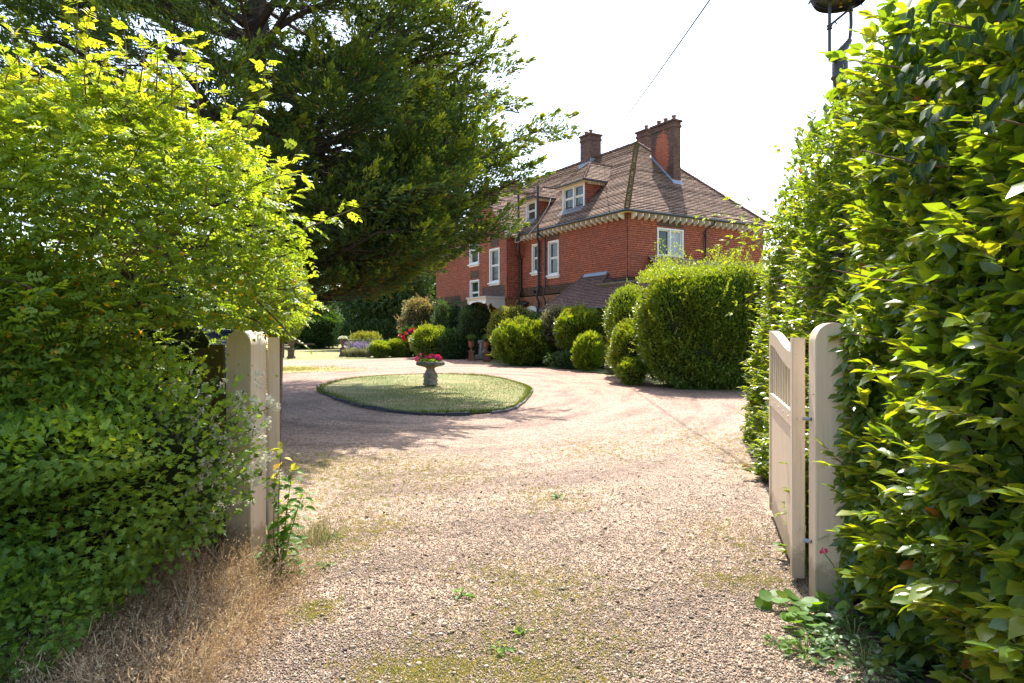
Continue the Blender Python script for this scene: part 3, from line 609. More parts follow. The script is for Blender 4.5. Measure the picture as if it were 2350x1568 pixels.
def stain(y0, y1, z0, z1, u=BU):
    mb = MB()
    courses(mb, [(u-.016, y0, z0), (u-.016, y1, z0), (u-.016, y1, z1), (u-.016, y0, z1)], (-1, 0, 0), .1, .012, (0, 1, 0)); mb.build('weathered_tile_panel', M['stain'], house)
stain(9.95, 10.95, 6.78, 7.4); stain(12.3, 13.4, 5.15, 5.62); stain(9.3, 11.9, 3.85, 4.55); stain(5.3, 6.3, 6.72, 7.2, 0)
mb = MB(); courses(mb, [(1.74, -.016, 6.76), (3.4, -.016, 6.76), (3.4, -.016, 7.1), (1.74, -.016, 7.1)], (0, -1, 0), .1, .012, (1, 0, 0))
mb.build('weathered_tile_panel', M['stain'], house)
# brick ground storey
mb = MB(); mb.uvbox((.02, .02, 0), (W_-.02, LEN-.02, FL+.02)); mb.uvbox((BU+.06, B0+.06, 0), (.04, B1-.06, FL+.02))
mb.build('brick_wall', M['brick'], house)
mb = MB(); mb.box((.16, .16, FL+.021), (W_-.16, LEN-.16, 7.2)); mb.box((BU+.16, B0+.08, FL+.021), (.15, B1-.08, 7.4)); mb.build('inner_wall', M['inner'], house)
# main roof
def roofn(*p):
    p = [Vector(q) for q in p[:3]]; n = (p[1]-p[0]).cross(p[2]-p[0]).normalized(); return n if n.z > 0 else -n
e0, e1, f0, f1 = -OV, W_+OV, -OV, LEN+OV; rx = W_/2; r0, r1 = rx, 14.2
A_, B_, C_, D_ = (e0, f0, EZ), (e1, f0, EZ), (e1, f1, EZ), (e0, f1, EZ); R0, R1 = (rx, r0, PK), (rx, r1, PK)
mb = MB(); G = .14
courses(mb, [A_, D_, R1, R0], roofn(A_, D_, R1), G, .045, (0, 1, 0)); courses(mb, [B_, A_, R0], roofn(B_, A_, R0), G, .045, (1, 0, 0))
courses(mb, [C_, B_, R0, R1], roofn(C_, B_, R0), G*2, .03, (0, 1, 0)); courses(mb, [D_, C_, R1], roofn(D_, C_, R1), G*2, .03, (1, 0, 0))
roof = mb.build('roof', M['rooftile'], house)
def bonnets(a, b, name, par, r=.10, step=.13, mat=None, th=.5):
    a, b = Vector(a), Vector(b); n = int((b-a).length/step); path = []; rr = []
    for i in range(n):
        p = a+(b-a)*(i/n); q = a+(b-a)*((i+.98)/n); path += [p, q]; rr += [r*random.uniform(1.1, 1.35), r*.75]
    mb = MB(); mb.tube(path, rr, 7); return mb.build(name, mat or M['rooftile2'], par)
M['rooftile2'] = plain('ridge_tile', (.22, .115, .08), .85, c2=(.10, .06, .045), scale=9, bumps=.5)
M['rooftile3'] = plain('lichened_hip_tile', (.22, .16, .09), .9, c2=(.09, .065, .035), scale=9, bumps=.6)
for a, b, r_, m_ in ((A_, R0, .11, 'rooftile3'), (B_, R0, .10, 'rooftile2'), (R0, R1, .10, 'rooftile2'), (R1, D_, .10, 'rooftile2'), (R1, C_, .1, 'rooftile2')): bonnets(a, b, 'ridge_tiles', roof, r_, .13, M[m_])
# bay roof
mb = MB(); BO = .18; by0, by1 = B0-.3, B1+.3; bz0 = BZ-.3*kb+.05; xb = (BP-EZ)/k1-OV
courses(mb, [(BU-BO, by0, bz0), (BU-BO, BA, BP+.05), (xb+.1, BA, BP+.05), (e0-.0, by0, bz0)], roofn((BU-BO, by0, bz0), (BU-BO, BA, BP+.05), (xb, BA, BP+.05)), G, .045, (1, 0, 0))
courses(mb, [(BU-BO, by1, bz0), (BU-BO, BA, BP+.05), (xb+.1, BA, BP+.05), (e0-.0, by1, bz0)], roofn((BU-BO, by1, bz0), (xb, BA, BP+.05), (BU-BO, BA, BP+.05)), G, .045, (1, 0, 0))
br = mb.build('bay_roof', M['rooftile'], house); bonnets((BU-BO, BA, BP+.06), (xb+.1, BA, BP+.06), 'ridge_tiles', br)
mb = MB()
for y in (by0, by1): mb.prism([(BU-.02, y, bz0-.03), (BU-.02, BA, BP-.0), (BU-.02, BA, BP-.14), (BU-.02, y, bz0-.17)], (-.07, 0, 0))
mb.build('verge_board', M['rooftile3'], house)
mb = MB()
for y, s in ((B0-.02, -1), (B1+.02, 1)):
    pts = [(BU+.02, y, 7.46)]+[(BU+.02, y+s*(.30*math.cos(a)), 7.46-.34*math.sin(a)) for a in np.linspace(0, 1.57, 6)]
    mb.prism(pts, (-.2, 0, 0))
mb.build('kneeler', M['cream'], house)
# gutters, soffits, brackets
mb = MB()
mb.tube([(e0-.05, r, EZ-.03) for r in (B0-.35, -.38)]+[(W_+.45, -.42, EZ-.03)], .065, 8)
mb.tube([(e0-.05, r, EZ-.03) for r in (LEN+.4, B1+.35)], .065, 8)
mb.build('gutter', M['iron'], house)
mb = MB(); mb.box((-.345, -.345, EZ-.07), (-.001, 8.8, EZ-.035)); mb.box((-.345, 15.0, EZ-.07), (-.001, LEN+.34, EZ-.035)); mb.box((.001, -.345, EZ-.07), (W_+.34, -.001, EZ-.035)); mb.build('soffit', M['white'], house)
bm_ = MB(); bm_.prism([(-.33, -.03, -.06), (0, -.03, -.06), (0, -.03, -.35), (-.10, -.03, -.32), (-.33, -.03, -.22)], (0, .06, 0))
b0 = bm_.build('eaves_bracket', M['white'], house); first = True
def brk(x, y, rz):
    global first
    o = b0 if first else b0.copy()
    if not first: COL.objects.link(o); o.parent = house
    first = False; o.location = (x, y, EZ-.01); o.rotation_euler = (0, 0, rz)
for i in range(22): brk(-.018, .22+i*.40, 0)
for i in range(12): brk(-.018, 15.4+i*.40, 0)
for i in range(23): brk(.22+i*.385, -.018, R(90))
# snow guard pins
mb = MB()
for i in range(9):
    for dx in (0, .16): mb.tube([(1.2+i*.95+dx, -.36, EZ+.02), (1.2+i*.95+dx, -.42, EZ+.30)], .008, 4)
mb.box((2.5, -.34, EZ+.28), (4.3, -.33, EZ+.3))
mb.build('snow_guard', M['iron'], house)
# windows: built in a frame of their own: x across, z up, y outward -> placed by matrix
def window(name, par, o, a, n, wd, ht, lights=1, sill=True, rec=.02, split=.5, curtain=False, fw=.085, bars=0):
    """o lower left corner, a along, n outward"""
    o, a, n = Vector(o), Vector(a), Vector(n)
    mt = Matrix((( a.x, n.x, 0, o.x), (a.y, n.y, 0, o.y), (a.z, n.z, 1, o.z), (0, 0, 0, 1)))
    def put(mb, nm, mat, p):
        mb.v = [tuple(mt@Vector(q)) for q in mb.v]; ob = mb.build(nm, mat, p, merge=False)
        bm = bmesh.new(); bm.from_mesh(ob.data); bmesh.ops.recalc_face_normals(bm, faces=bm.faces); bm.to_mesh(ob.data); bm.free(); return ob
    mb = MB(); f = fw
    mb.box((0, -.10, 0), (f, .05, ht)); mb.box((wd-f, -.10, 0), (wd, .05, ht)); mb.box((f, -.10, ht-f), (wd-f, .048, ht)); mb.box((f, -.10, 0), (wd-f, .048, f*.8))
    ys0, ys1 = -.09, -.03; iw = (wd-2*f)/lights
    for i in range(lights):
        x0 = f+i*iw; x1 = x0+iw
        if i: mb.box((x0-.05, -.10, f*.8), (x0+.05, .03, ht-f)); x0 += .05
        if i < lights-1: x1 -= .05
        zm = f+(ht-2*f)*split; s = .05
        for (z0, z1, dy) in ((f*.8, zm, -.03), (zm, ht-f, 0)):
            mb.box((x0, ys0+dy, z0), (x0+s, ys1+dy, z1)); mb.box((x1-s, ys0+dy, z0), (x1, ys1+dy, z1)); mb.box((x0+s, ys0+dy, z0), (x1-s, ys1+dy-.002, z0+s*1.1)); mb.box((x0+s, ys0+dy, z1-s), (x1-s, ys1+dy-.002, z1))
            for b_ in range(bars):
                xx = x0+(x1-x0)*(b_+1)/(bars+1); mb.box((xx-.012, ys0+dy+.01, z0+s), (xx+.012, ys1+dy-.01, z1-s))
    wn = put(mb, name, M['white'], par)
    if sill:
        mb = MB(); mb.box((-.10, -.05, -.08), (wd+.10, .12, .0)); mb.box((-.04, -.05, -.17), (wd+.04, .06, -.08)); put(mb, 'sill', M['white'], wn if par is house else par)
    lv = wn if par is house else par
    mb = MB(); mb.add([(f, -.085, f*.8), (wd-f, -.085, f*.8), (wd-f, -.085, ht-f), (f, -.085, ht-f)], [(0, 1, 2, 3)]); put(mb, 'pane', M['glass'], lv)
    if curtain:
        mb = MB(); m_ = 24; x0 = wd*.50; x1 = wd-f-.04
        for i in range(m_):
            xa, xb_ = x0+(x1-x0)*i/m_, x0+(x1-x0)*(i+1)/m_; ya = -.081+.004*math.sin(i*1.9); yb = -.081+.004*math.sin((i+1)*1.9)
            mb.add([(xa, ya, f+.05), (xb_, yb, f+.05), (xb_, yb, ht-f-.04), (xa, ya, ht-f-.04)], [(0, 1, 2, 3)])
        put(mb, 'curtain', M['curtain'], lv)
    return wn
LN = Vector((-1, 0, 0)); RN = Vector((0, -1, 0))
def lw(h, u=0, off=0, **k): return window('window', house, (u, h[1]+off, h[2]), (0, -1, 0), LN, h[1]-h[0], h[3]-h[2], **k)
lw(H1); lw(H2); lw(HB1, BU, B0); lw(HB2, BU, B0); lw(HB3, BU, B0, split=.3, bars=0)
window('window', house, (HR[0], 0, HR[2]), (1, 0, 0), RN, HR[1]-HR[0], HR[3]-HR[2], lights=2, split=.36, curtain=True)
# arched lavatory window in the brickwork
mb = MB(); y0, y1, z0, z1 = 7.35, 8.35, 2.0, 3.1
arc = [(y0, z0), (y1, z0)]+[((y0+y1)/2+(y1-y0)/2*math.cos(a), z1+.22*math.sin(a)) for a in np.linspace(0, math.pi, 9)]
mb.prism([(-.03, y, z) for y, z in arc], (-.05, 0, 0)); aw = mb.build('arched_window', M['white'], house)
mb = MB()
for a, b in ((y0+.12, (y0+y1)/2-.05), ((y0+y1)/2+.05, y1-.12)): mb.box((-.09, a, z0+.1), (-.081, b, z1-.05))
mb.build('pane', M['glass'], aw)
# dormers
def dormer(v0, v1, z0, z1, xw, lights, ez, rz, xr, ea=.28):
    d = MB(); kz = lambda x: EZ+k1*(x+OV); vm = (v0+v1)/2; xe = (z1-EZ)/k1-OV
    for v, n in ((v0, (0, -1, 0)), (v1, (0, 1, 0))): courses(d, [(xw, v, kz(xw)-.1), (xe+.3, v, z1+.25), (xe+.05, v, z1+.05), (xw, v, z1+.05)], n, .1, .022, (1, 0, 0))
    dm = d.build('dormer', M['walltile'], house)
    mb = MB(); E = [(xw-ea, v0-ea, ez), (xw-ea, v1+ea, ez)]; xk = (ez-EZ)/k1-OV; xq = (rz-EZ)/k1-OV
    RA, RB = (xr, vm, rz), (xq+.05, vm, rz); SR, SL = (xk+.05, v0-ea, ez), (xk+.05, v1+ea, ez)
    courses(mb, [E[0], E[1], RA], roofn(E[0], E[1], RA), G, .04, (0, 1, 0))
    courses(mb, [E[0], RA, RB, SR], roofn(E[0], RA, RB), G, .04, (1, 0, 0)); courses(mb, [E[1], RA, RB, SL], roofn(E[1], RB, RA), G, .04, (1, 0, 0))
    mb.build('dormer_roof', M['rooftile'], dm)
    for a, b in ((E[0], RA), (E[1], RA), (RA, RB)): bonnets(a, b, 'ridge_tiles', dm, .065, .12)
    mb = MB(); mb.tube([(xk, v1+ea+.03, ez-.02), (xw-ea-.03, v1+ea+.03, ez-.02), (xw-ea-.03, v0-ea-.03, ez-.02), (xk, v0-ea-.03, ez-.02)], .045, 6); mb.build('gutter', M['iron'], dm)
    mb = MB(); mb.box((xw-ea, v0-ea, ez-.07), (xk, v1+ea, ez-.03)); mb.box((xw-.02, v0-.02, z1), (xw+.1, v1+.02, ez-.07)); mb.build('soffit', M['cream'], dm)
    mb = MB()
    for i in range(6):
        xx = xw+.15+i*(xk-xw-.2)/6; mb.box((xx, v0-ea+.04, ez-.16), (xx+.05, v0-.02, ez-.07))
    mb.build('eaves_bracket', M['cream'], dm)
    mb = MB(); mb.box((xw+.15, v0+.03, z0-.1), (xe+.1, v1-.03, z1-.02)); mb.build('inner_wall', M['inner'], dm)
    window('window_frame', dm, (xw, v1, z0), (0, -1, 0), LN, v1-v0, z1-z0, lights=lights, split=.5)
    mb = MB(); mb.add([(xw-.35, v0-.12, kz(xw-.35)+.035), (xw-.35, v1+.12, kz(xw-.35)+.035), (xw+.02, v1+.12, kz(xw+.02)+.035), (xw+.02, v0-.12, kz(xw+.02)+.035)], [(0, 1, 2, 3)]); mb.build('lead_apron', M['lead'], dm)
dormer(3.99, 5.86, 8.16, 9.42, .64, 2, 9.47, 10.69, 1.685)
dormer(8.42, 9.44, 8.16, 9.28, .64, 1, 9.36, 10.15, 1.35)
# chimneys
def chimney(x0, x1, y0, y1, z0, z1, mat, pots, lead=None):
    mb = MB(); mb.uvbox((x0, y0, z0), (x1, y1, z1-.38)); mb.uvbox((x0-.04, y0-.04, z1-.38), (x1+.04, y1+.04, z1-.26)); mb.uvbox((x0-.01, y0-.01, z1-.26), (x1+.01, y1+.01, z1-.10)); mb.uvbox((x0-.075, y0-.075, z1-.10), (x1+.075, y1+.075, z1))
    c = mb.build('chimney', mat, house)
    for (px_, py_) in pots:
        mb = MB(); mb.lathe([(.13, 0), (.13, .05), (.10, .08), (.095, .19), (.125, .21), (.125, .26), (.08, .26), (.08, .12)], 14, (px_, py_, z1-.001)); mb.build('chimney_pot', M['pot'], c, True)
    return c
cA = chimney(4.05, 4.85, 8.0, 8.95, 10.6, 13.42, M['chimbrick'], [(4.3, 8.25), (4.3, 8.7)])
cB = chimney(6.15, 6.95, 5.6, 6.4, 9, 13.35, M['chimbrick'], [(6.35, 5.8), (6.75, 6.2)])
cC = chimney(4.63, 5.12, 1.88, 3.52, 8.6, 12.66, M['chimpatch'], [(4.87, 2.1), (4.87, 2.7), (4.87, 3.2)])
cD = chimney(4.1, 4.9, 16.8, 18.2, 8, 12.35, M['chimbrick'], [(4.5, 17.2)])
def kR(v): return EZ+k1*(v+OV)
mb = MB(); mb.add([(4.5, 1.76, kR(1.76)+.03), (4.5, 3.55, kR(3.55)+.03), (4.64, 3.55, kR(3.55)+.10), (4.64, 1.76, kR(1.76)+.12)], [(0, 1, 2, 3)]); mb.add([(4.5, 1.74, kR(1.74)+.035), (5.2, 1.74, kR(1.74)+.035), (5.2, 1.87, kR(1.87)+.14), (4.5, 1.87, kR(1.87)+.14)], [(0, 1, 2, 3)]); mb.build('lead_flashing', M['lead'], cC)
mb = MB(); mb.box((3.98, 7.92, 11.2), (4.04, 9.03, 11.75)); mb.box((4.04, 7.93, 11.2), (4.9, 7.99, 11.95)); mb.build('lead_flashing', M['lead'], cA)
mb = MB(); mb.tube([(4.4, 8.6, 13.4), (4.4, 8.6, 14.1)], .012, 5)
for i in range(4): mb.tube([(4.22, 8.55, 13.75+i*.09), (4.58, 8.65, 13.75+i*.09)], .007, 4)
mb.build('aerial', M['lead'], cA)
# pipes
def pipe(name, pts, r=.055, collars=()):
    mb = MB(); mb.tube(pts, r, 10)
    for p in collars: mb.tube([(p[0], p[1], p[2]-.05), (p[0], p[1], p[2]+.05)], r*1.45, 10)
    return mb.build(name, M['iron'], house, True)
pipe('soil_pipe', [(-.42, 8.62, 9.7), (-.42, 8.62, 7.15), (-.42, 8.62, 6.4), (-.12, 8.9, 6.0), (-.12, 8.9, 4.3), (-.28, 8.85, 3.7), (-.12, 8.85, 3.4), (-.12, 8.85, .3)], .062, [(-.42, 8.62, z) for z in (7.35, 8.5, 6.6)]+[(-.12, 8.9, z) for z in (5.9, 4.6, 3.2)])
pipe('soil_pipe', [(-.44, 6.65, 9.6), (-.44, 6.65, 7.15), (-.44, 6.7, 6.8), (-.13, 7.05, 6.75), (-.13, 7.05, 4.3), (-.26, 7.05, 3.8), (-.12, 7.05, 3.5), (-.12, 7.05, .3)], .062, [(-.13, 7.05, z) for z in (6.2, 5.2, 4.35, 3.4)])
pipe('downpipe', [(-.40, 6.75, 7.2), (-.36, 6.6, 7.0), (-.12, 6.42, 6.8), (-.12, 6.42, 4.3), (-.25, 6.42, 3.8), (-.12, 6.42, 3.5), (-.12, 6.42, .3)], .045, [(-.12, 6.42, z) for z in (6.3, 5.2, 4.3)])
pipe('downpipe', [(5.15, -.40, 7.2), (5.08, -.38, 7.05), (4.8, -.12, 6.78), (4.78, -.12, .3)], .05, [(4.78, -.12, z) for z in (6.5, 5.3)])
mb = MB(); mb.lathe([(.05, -.14), (.16, 0), (.16, .03), (.03, .03)], 10, (-.16, 7.35, 4.12)); mb.box((-.24, 7.0, 4.1), (-.12, 7.4, 4.17)); mb.build('pipe_hopper', M['iron'], house)
mb = MB(); mb.box((-.30, 8.0, 3.42), (-.10, 8.9, 3.52)); mb.box((-.32, 8.3, 3.3), (-.1, 8.6, 3.62)); mb.build('branch_pipe', M['iron'], house)
cb = [(-.50, 8.5, 7.35), (-.60, 8.75, 6.85), (-.62, 8.3, 6.80), (-.60, 7.4, 7.05), (-.56, 6.4, 7.6), (-.45, 5.6, 8.4), (-.1, 5.9, 8.9)]
cbs = []
for i in range(len(cb)-1):
    for t in np.linspace(0, 1, 5, endpoint=False): cbs.append(tuple(np.array(cb[i])*(1-t)+np.array(cb[i+1])*t))
mb = MB(); mb.tube(cbs, .013, 5); mb.build('wall_cable', M['cream'], house)
# door canopy, door
mb = MB(); cu, cy0, cy1 = -2.12, 9.25, 11.45
mb.box((cu, cy0, 3.66), (BU-.03, cy1, 3.80)); mb.box((cu-.06, cy0-.06, 3.80), (BU-.03, cy1+.06, 3.86))
cn = mb.build('door_canopy', M['cream'], house)
def scallop(y):
    L = BU-.03-cu; prof = [(0, 0), (.0, -.12), (.05, -.22), (.12, -.30), (.17, -.36)]+[(.17+.30*t, -.36+.2*math.sin(t*math.pi)) for t in (.15, .35, .55, .75, 1)]+[(.55+.30*t, -.36-.02*t+.12*math.sin(t*math.pi*.5)*-1) for t in (0, .5, 1)]+[(L-.12, -.62), (L, -.66), (L, 0)]
    return [(cu+a, y, 3.659+b) for a, b in prof]
for y in (cy0, cy1-.06):
    mb = MB(); mb.prism(scallop(y), (0, .06, 0)); mb.build('canopy_bracket', M['cream'], cn)
mb = MB(); mb.prism([(cu+.01, cy0+.06+(cy1-cy0-.12)*t, 3.659+b) for t, b in [(0, 0), (0, -.16), (.1, -.2), (.25, -.10), (.5, -.06), (.75, -.10), (.9, -.2), (1, -.16), (1, 0)]], (.04, 0, 0)); mb.build('canopy_fascia', M['white'], cn)
mb = MB(); mb.box((cu-.04, cy0-.04, 3.862), (BU-.03, cy1+.04, 3.885)); mb.build('lead_top', M['lead'], cn)
mb = MB(); mb.box((BU-.0, 9.7, .4), (BU+.055, 10.9, 2.9), .01)
for a, b, c, d in ((9.8, 10.25, .5, 1.4), (10.35, 10.8, .5, 1.4), (9.8, 10.25, 1.55, 2.75), (10.35, 10.8, 1.55, 2.75)): mb.box((BU-.02, a, c), (BU-.0005, b, d))
dr = mb.build('front_door', M['wood'], house); mb = MB(); mb.ell((BU-.05, 9.85, 1.6), (.035, .035, .035), 8, 6); mb.build('door_knob', M['brass'], dr)
mb = MB(); mb.box((BU-.02, 9.55, .4), (BU+.057, 9.7, 3.0)); mb.box((BU-.02, 10.9, .4), (BU+.057, 11.05, 3.0)); mb.box((BU-.018, 9.7, 2.9), (BU+.056, 10.9, 3.0)); mb.build('door_frame', M['wood'], house)
mb = MB(); mb.box((-1.2, 9.24, 2.62), (-1.06, 9.36, 2.66)); mb.lathe([(.02, 0), (.07, .03), (.09, .22), (.03, .32)], 6, (-1.35, 9.3, 2.45)); mb.build('porch_lantern', M['iron'], house)
# lean-to roof in front of the near corner
mb = MB(); LE = 2.93; lx = -1.45; kz_ = 4.6
F0, F1, T0, T1 = (lx, 4.9, LE), (lx, -2.2, LE), (0, 3.2, kz_), (0, 1.34, kz_); S0 = (-.62, 1.34-.62*.0, 3.9); 
zl = lambda x: LE+(kz_-LE)*(x-lx)/(-lx)
nL = roofn(F0, F1, T0)
courses(mb, [(lx, 4.9, LE), (lx, 1.34, LE), T1, T0], nL, .1, .022, (0, 1, 0))
courses(mb, [(lx, 1.34, LE), (lx, -2.2, LE), (-.55, -2.2, zl(-.55)), (-.55, 1.34, zl(-.55))], nL, .1, .022, (0, 1, 0))
courses(mb, [(-.55, 1.34, zl(-.55)), (-.0, .75, zl(-.55)), T1], roofn((-.55, 1.34, zl(-.55)), (0, .75, zl(-.55)), T1), .1, .022, (.7, -.6, 0))
courses(mb, [F0, T0, (0, 4.9, LE)], roofn(F0, (0, 4.9, LE), T0), .1, .022, (1, 0, 0))
lt = mb.build('lean_to_roof', M['leantile'], house)
mb = MB(); mb.add([(-.55, 1.34, zl(-.55)), (-.55, -2.2, zl(-.55)), (6, -2.2, zl(-.55)), (6, .0, zl(-.55)), (0, .0, zl(-.55)), (0, .75, zl(-.55))], [(0, 1, 2, 3, 4, 5)]); mb.build('flat_top', M['leantile'], lt)
mb = MB(); mb.add([(-.12, 1.4, kz_-.08), (-.12, 3.15, kz_-.08), (0, 3.15, kz_+.10), (0, 1.4, kz_+.10)], [(0, 1, 2, 3)]); mb.build('lead_flashing', M['lead'], lt)
bonnets((-.55, 1.34, zl(-.55)+.02), (-.55, -2.2, zl(-.55)+.02), 'ridge_tiles', lt, .09, .13, M['leantile2'] if 'leantile2' in M else M['rooftile3'])
for a, b in ((F0, T0), ((-.55, 1.34, zl(-.55)), T1)): bonnets(a, b, 'ridge_tiles', lt, .06, .12)
mb = MB(); courses(mb, [(1.2, -1.5, 3.95), (8.9, -1.5, 3.95), (8.9, 0, 5.35), (1.2, 0, 5.35)], (0, -1, 1.07), .1, .022, (1, 0, 0)); mb.build('side_lean_to_roof', M['rooftile'], house)
mb = MB(); mb.uvbox((lx+.25, -2.0, 0), (-.01, 4.65, LE+.1)); mb.uvbox((.3, -1.9, 0), (8.9, -.01, 3.75)); mb.build('lean_to_wall', M['brick'], house)
mb = MB(); mb.tube([(lx-.04, 4.9, LE-.03), (lx-.04, -2.2, LE-.03)], .055, 8); mb.build('gutter', M['iron'], house)

# ============================================================ GATES AND POSTS
GA = R(-12.4)
def round_post(name, label, loc, wd, dp, zt):
    r_ = empty(name, (loc[0], loc[1], 0), GA); tag(r_, label, 'gate post', 'gate posts')
    h = wd/2; rr = .115
    prof = [(-h, -.05), (h, -.05), (h, zt-rr)]+[(h*math.cos(a), zt-rr+rr*math.sin(a)) for a in np.linspace(.12, math.pi-.12, 13)]+[(-h, zt-rr)]
    bm = bmesh.new(); f = bm.faces.new([bm.verts.new((x, 0, z)) for x, z in prof]); e = bmesh.ops.extrude_face_region(bm, geom=[f])
    for v in e['geom']:
        if isinstance(v, bmesh.types.BMVert): v.co.y += dp
    bmesh.ops.recalc_face_normals(bm, faces=bm.faces)
    bmesh.ops.bevel(bm, geom=[e_ for e_ in bm.edges if abs(e_.verts[0].co.y-e_.verts[1].co.y) < 1e-6 or (abs(e_.verts[0].co.x-e_.verts[1].co.x) < 1e-6 and e_.verts[0].co.z < zt-rr+.001)], offset=.005, segments=2, affect='EDGES')
    me = bpy.data.meshes.new('post'); bm.to_mesh(me); bm.free(); me.materials.append(M['gatepaint'])
    me.polygons.foreach_set('use_smooth', [True]*len(me.polygons)); me.set_sharp_from_angle(angle=R(35)); link('post', me, r_)
    return r_
# local x runs along the gate line, local y into the garden
ca, sa = math.cos(GA), math.sin(GA)
rp = round_post('gate_post', 'right painted timber gate post with rounded top, half swallowed by hedge leaves', (1.815+.105*ca, 4.143+.105*sa), .21, .20, 1.69)
lp = round_post('gate_post', 'left painted timber gate post with rounded top, behind white-flowered privet', (-1.868-.1*ca, 4.95-.1*sa), .20, .20, 1.653)
mb = MB()
for z in (.35, 1.1): mb.tube([(-.11, .1, z), (-.15, .13, z)], .012, 6)
mb.build('hinge_pin', M['lead'], rp)
mb = MB()
for x, z in ((.101, 1.30), (.101, 1.33)): mb.tube([(.098, .06+(z-1.3)*3, z), (.115, .06+(z-1.3)*3, z)], .008, 6)
mb.build('hook', M['white'], lp)
def gate(name, label, p, q, mirror=False):
    """p hinge end, q free end (x, y)"""
    L = math.dist(p, q); g = empty(name, (p[0], p[1], 0), math.atan2(q[1]-p[1], q[0]-p[0])); tag(g, label, 'gate', 'gates')
    t = .04; zt0, zt1 = 1.60, 1.665
    mb = MB(); mb.box((0, -t, .035), (.12, t, zt0), .006); mb.build('hanging_stile', M['gatepaint'], g)
    mb = MB(); mb.box((L-.11, -t*.8, .06), (L, t*.8, zt1), .006); mb.build('closing_stile', M['gatepaint'], g)
    mb = MB(); mb.box((.12, -.032, 1.0), (L-.11, .032, 1.11), .004); mb.build('middle_rail', M['gatepaint'], g)
    mb = MB(); mb.box((.12, -.032, .10), (L-.11, .0, .22), .004); mb.build('bottom_rail', M['gatepaint'], g)
    mb = MB(); n = int((L-.23)/.092)
    for i in range(n):
        x0 = .122+i*(L-.234)/n; x1 = .122+(i+1)*(L-.234)/n-.005; mb.box((x0, .001, .06+(.04 if i == 1 else 0)), (x1, .022, 1.0)); mb.box((x0, -.022, .22), (x1, -.0015, .999))
    mb.build('board_panel', M['gatepaint'], g)
    # swept top rail
    xs = np.linspace(.12, L-.11, 20); top = [1.505+.15*(3*((x-.12)/(L-.23))**2-2*((x-.12)/(L-.23))**3) for x in xs]; bot = [z-.12-.0*(i) for i, z in enumerate(top)]
    mb = MB(); mb.prism([(x, -.032, z) for x, z in zip(xs, top)]+[(x, -.032, z) for x, z in list(zip(xs, bot))[::-1]], (0, .064, 0)); mb.build('swept_top_rail', M['gatepaint'], g, merge=True)
    for i in range(8):
        x = .12+(L-.23)*(i+1)/9; zb = np.interp(x, xs, bot); mb = MB(); mb.box((x-.018, -.018, 1.111), (x+.018, .018, zb+.004)); mb.build('baluster', M['gatepaint'], g)
    mb = MB()
    for z in (.33, 1.05): mb.box((.02, -.046, z), (.5, -.0405, z+.045)); mb.tube([(-.03, 0, z+.02), (.02, 0, z+.02)], .012, 6)
    mb.build('strap_hinge', M['gatepaint'], g)
    mb = MB()
    for x, z in ((.3, 1.055), (.62, 1.055), (.95, 1.055), (1.3, 1.055)): mb.tube([(x, .031, z), (x, .036, z)], .010, 8)
    mb.build('bolt_heads', M['gatepaint'], g)
    return g
gate('garden_gate', 'open timber gate leaf with balusters on the right, standing against the hedge', (1.862, 4.50), (2.36, 6.27))
gate('garden_gate', 'open timber gate leaf on the left, seen edge-on behind its post', (-1.785, 5.20), (-2.53, 6.93))

# olive fence panel beside the left post
fp = empty('fence_panel', (-2.09, 5.03, 0), math.pi+GA); tag(fp, 'olive stained timber fence panel with a scooped top left of the gate post', 'fence')
mb = MB()
for i in range(14):
    x0 = i*.115; z = 1.55-.06*min(1, x0/.25)+(-.16*min(1, max(0, (x0-.25)/.8))); mb.box((x0, -.012, .03), (x0+.112, .012, z))
mb.build('boards', M['olive'], fp); mb = MB(); mb.box((0, -.06, 1.2), (1.6, -.013, 1.28)); mb.box((0, -.06, .3), (1.6, -.013, .38)); mb.build('rail', M['olive'], fp)

# ============================================================ CAR behind the left gate
car = empty('parked_car', (-4.32, 9.3, 0), R(20)); tag(car, 'dark blue car parked behind the left gate post, mostly hidden by the bush', 'car')
def car_section(y): # half widths and heights at stations from rear (y=0) forwards
    return y
st = [(0.0, .72, .45, .95, 1.0), (.12, .86, .30, 1.02, 1.30), (.45, .90, .28, 1.05, 1.66), (1.0, .91, .28, 1.05, 1.74), (2.0, .91, .28, 1.04, 1.74), (2.7, .91, .28, 1.03, 1.62), (3.3, .90, .28, 1.02, 1.12), (4.1, .86, .30, .95, .98), (4.35, .72, .42, .75, .80)]
vs = []; 
for (y, hw, zb, zs, zr) in st:
    top = hw*.74 if zr > 1.2 else hw*.9
    ring = [(-hw*.9, zb), (-hw, zb+.15), (-hw, (zb+zs)/2), (-hw*.98, zs), (-top-.04, max(zs, zr-.10)), (-top+.10, zr), (0, zr+.03), (top-.10, zr), (top+.04, max(zs, zr-.10)), (hw*.98, zs), (hw, (zb+zs)/2), (hw, zb+.15), (hw*.9, zb)]
    vs += [(x, y, z) for x, z in ring]
k = 13; fs = [(i*k+j, i*k+(j+1) % k, (i+1)*k+(j+1) % k, (i+1)*k+j) for i in range(len(st)-1) for j in range(k)]+[list(range(k)), list(range((len(st)-1)*k, len(st)*k))[::-1]]
mb = MB(); mb.add(vs, fs); body = mb.build('body', M['carpaint'], car, True, merge=True)
sub = body.modifiers.new('s', 'SUBSURF'); sub.levels = 2; sub.render_levels = 2
mb = MB(); mb.add([(-.58, .13, 1.12), (.58, .13, 1.12), (.50, .36, 1.55), (-.50, .36, 1.55)], [(0, 1, 2, 3)]); mb.build('rear_window', M['glass'], car)
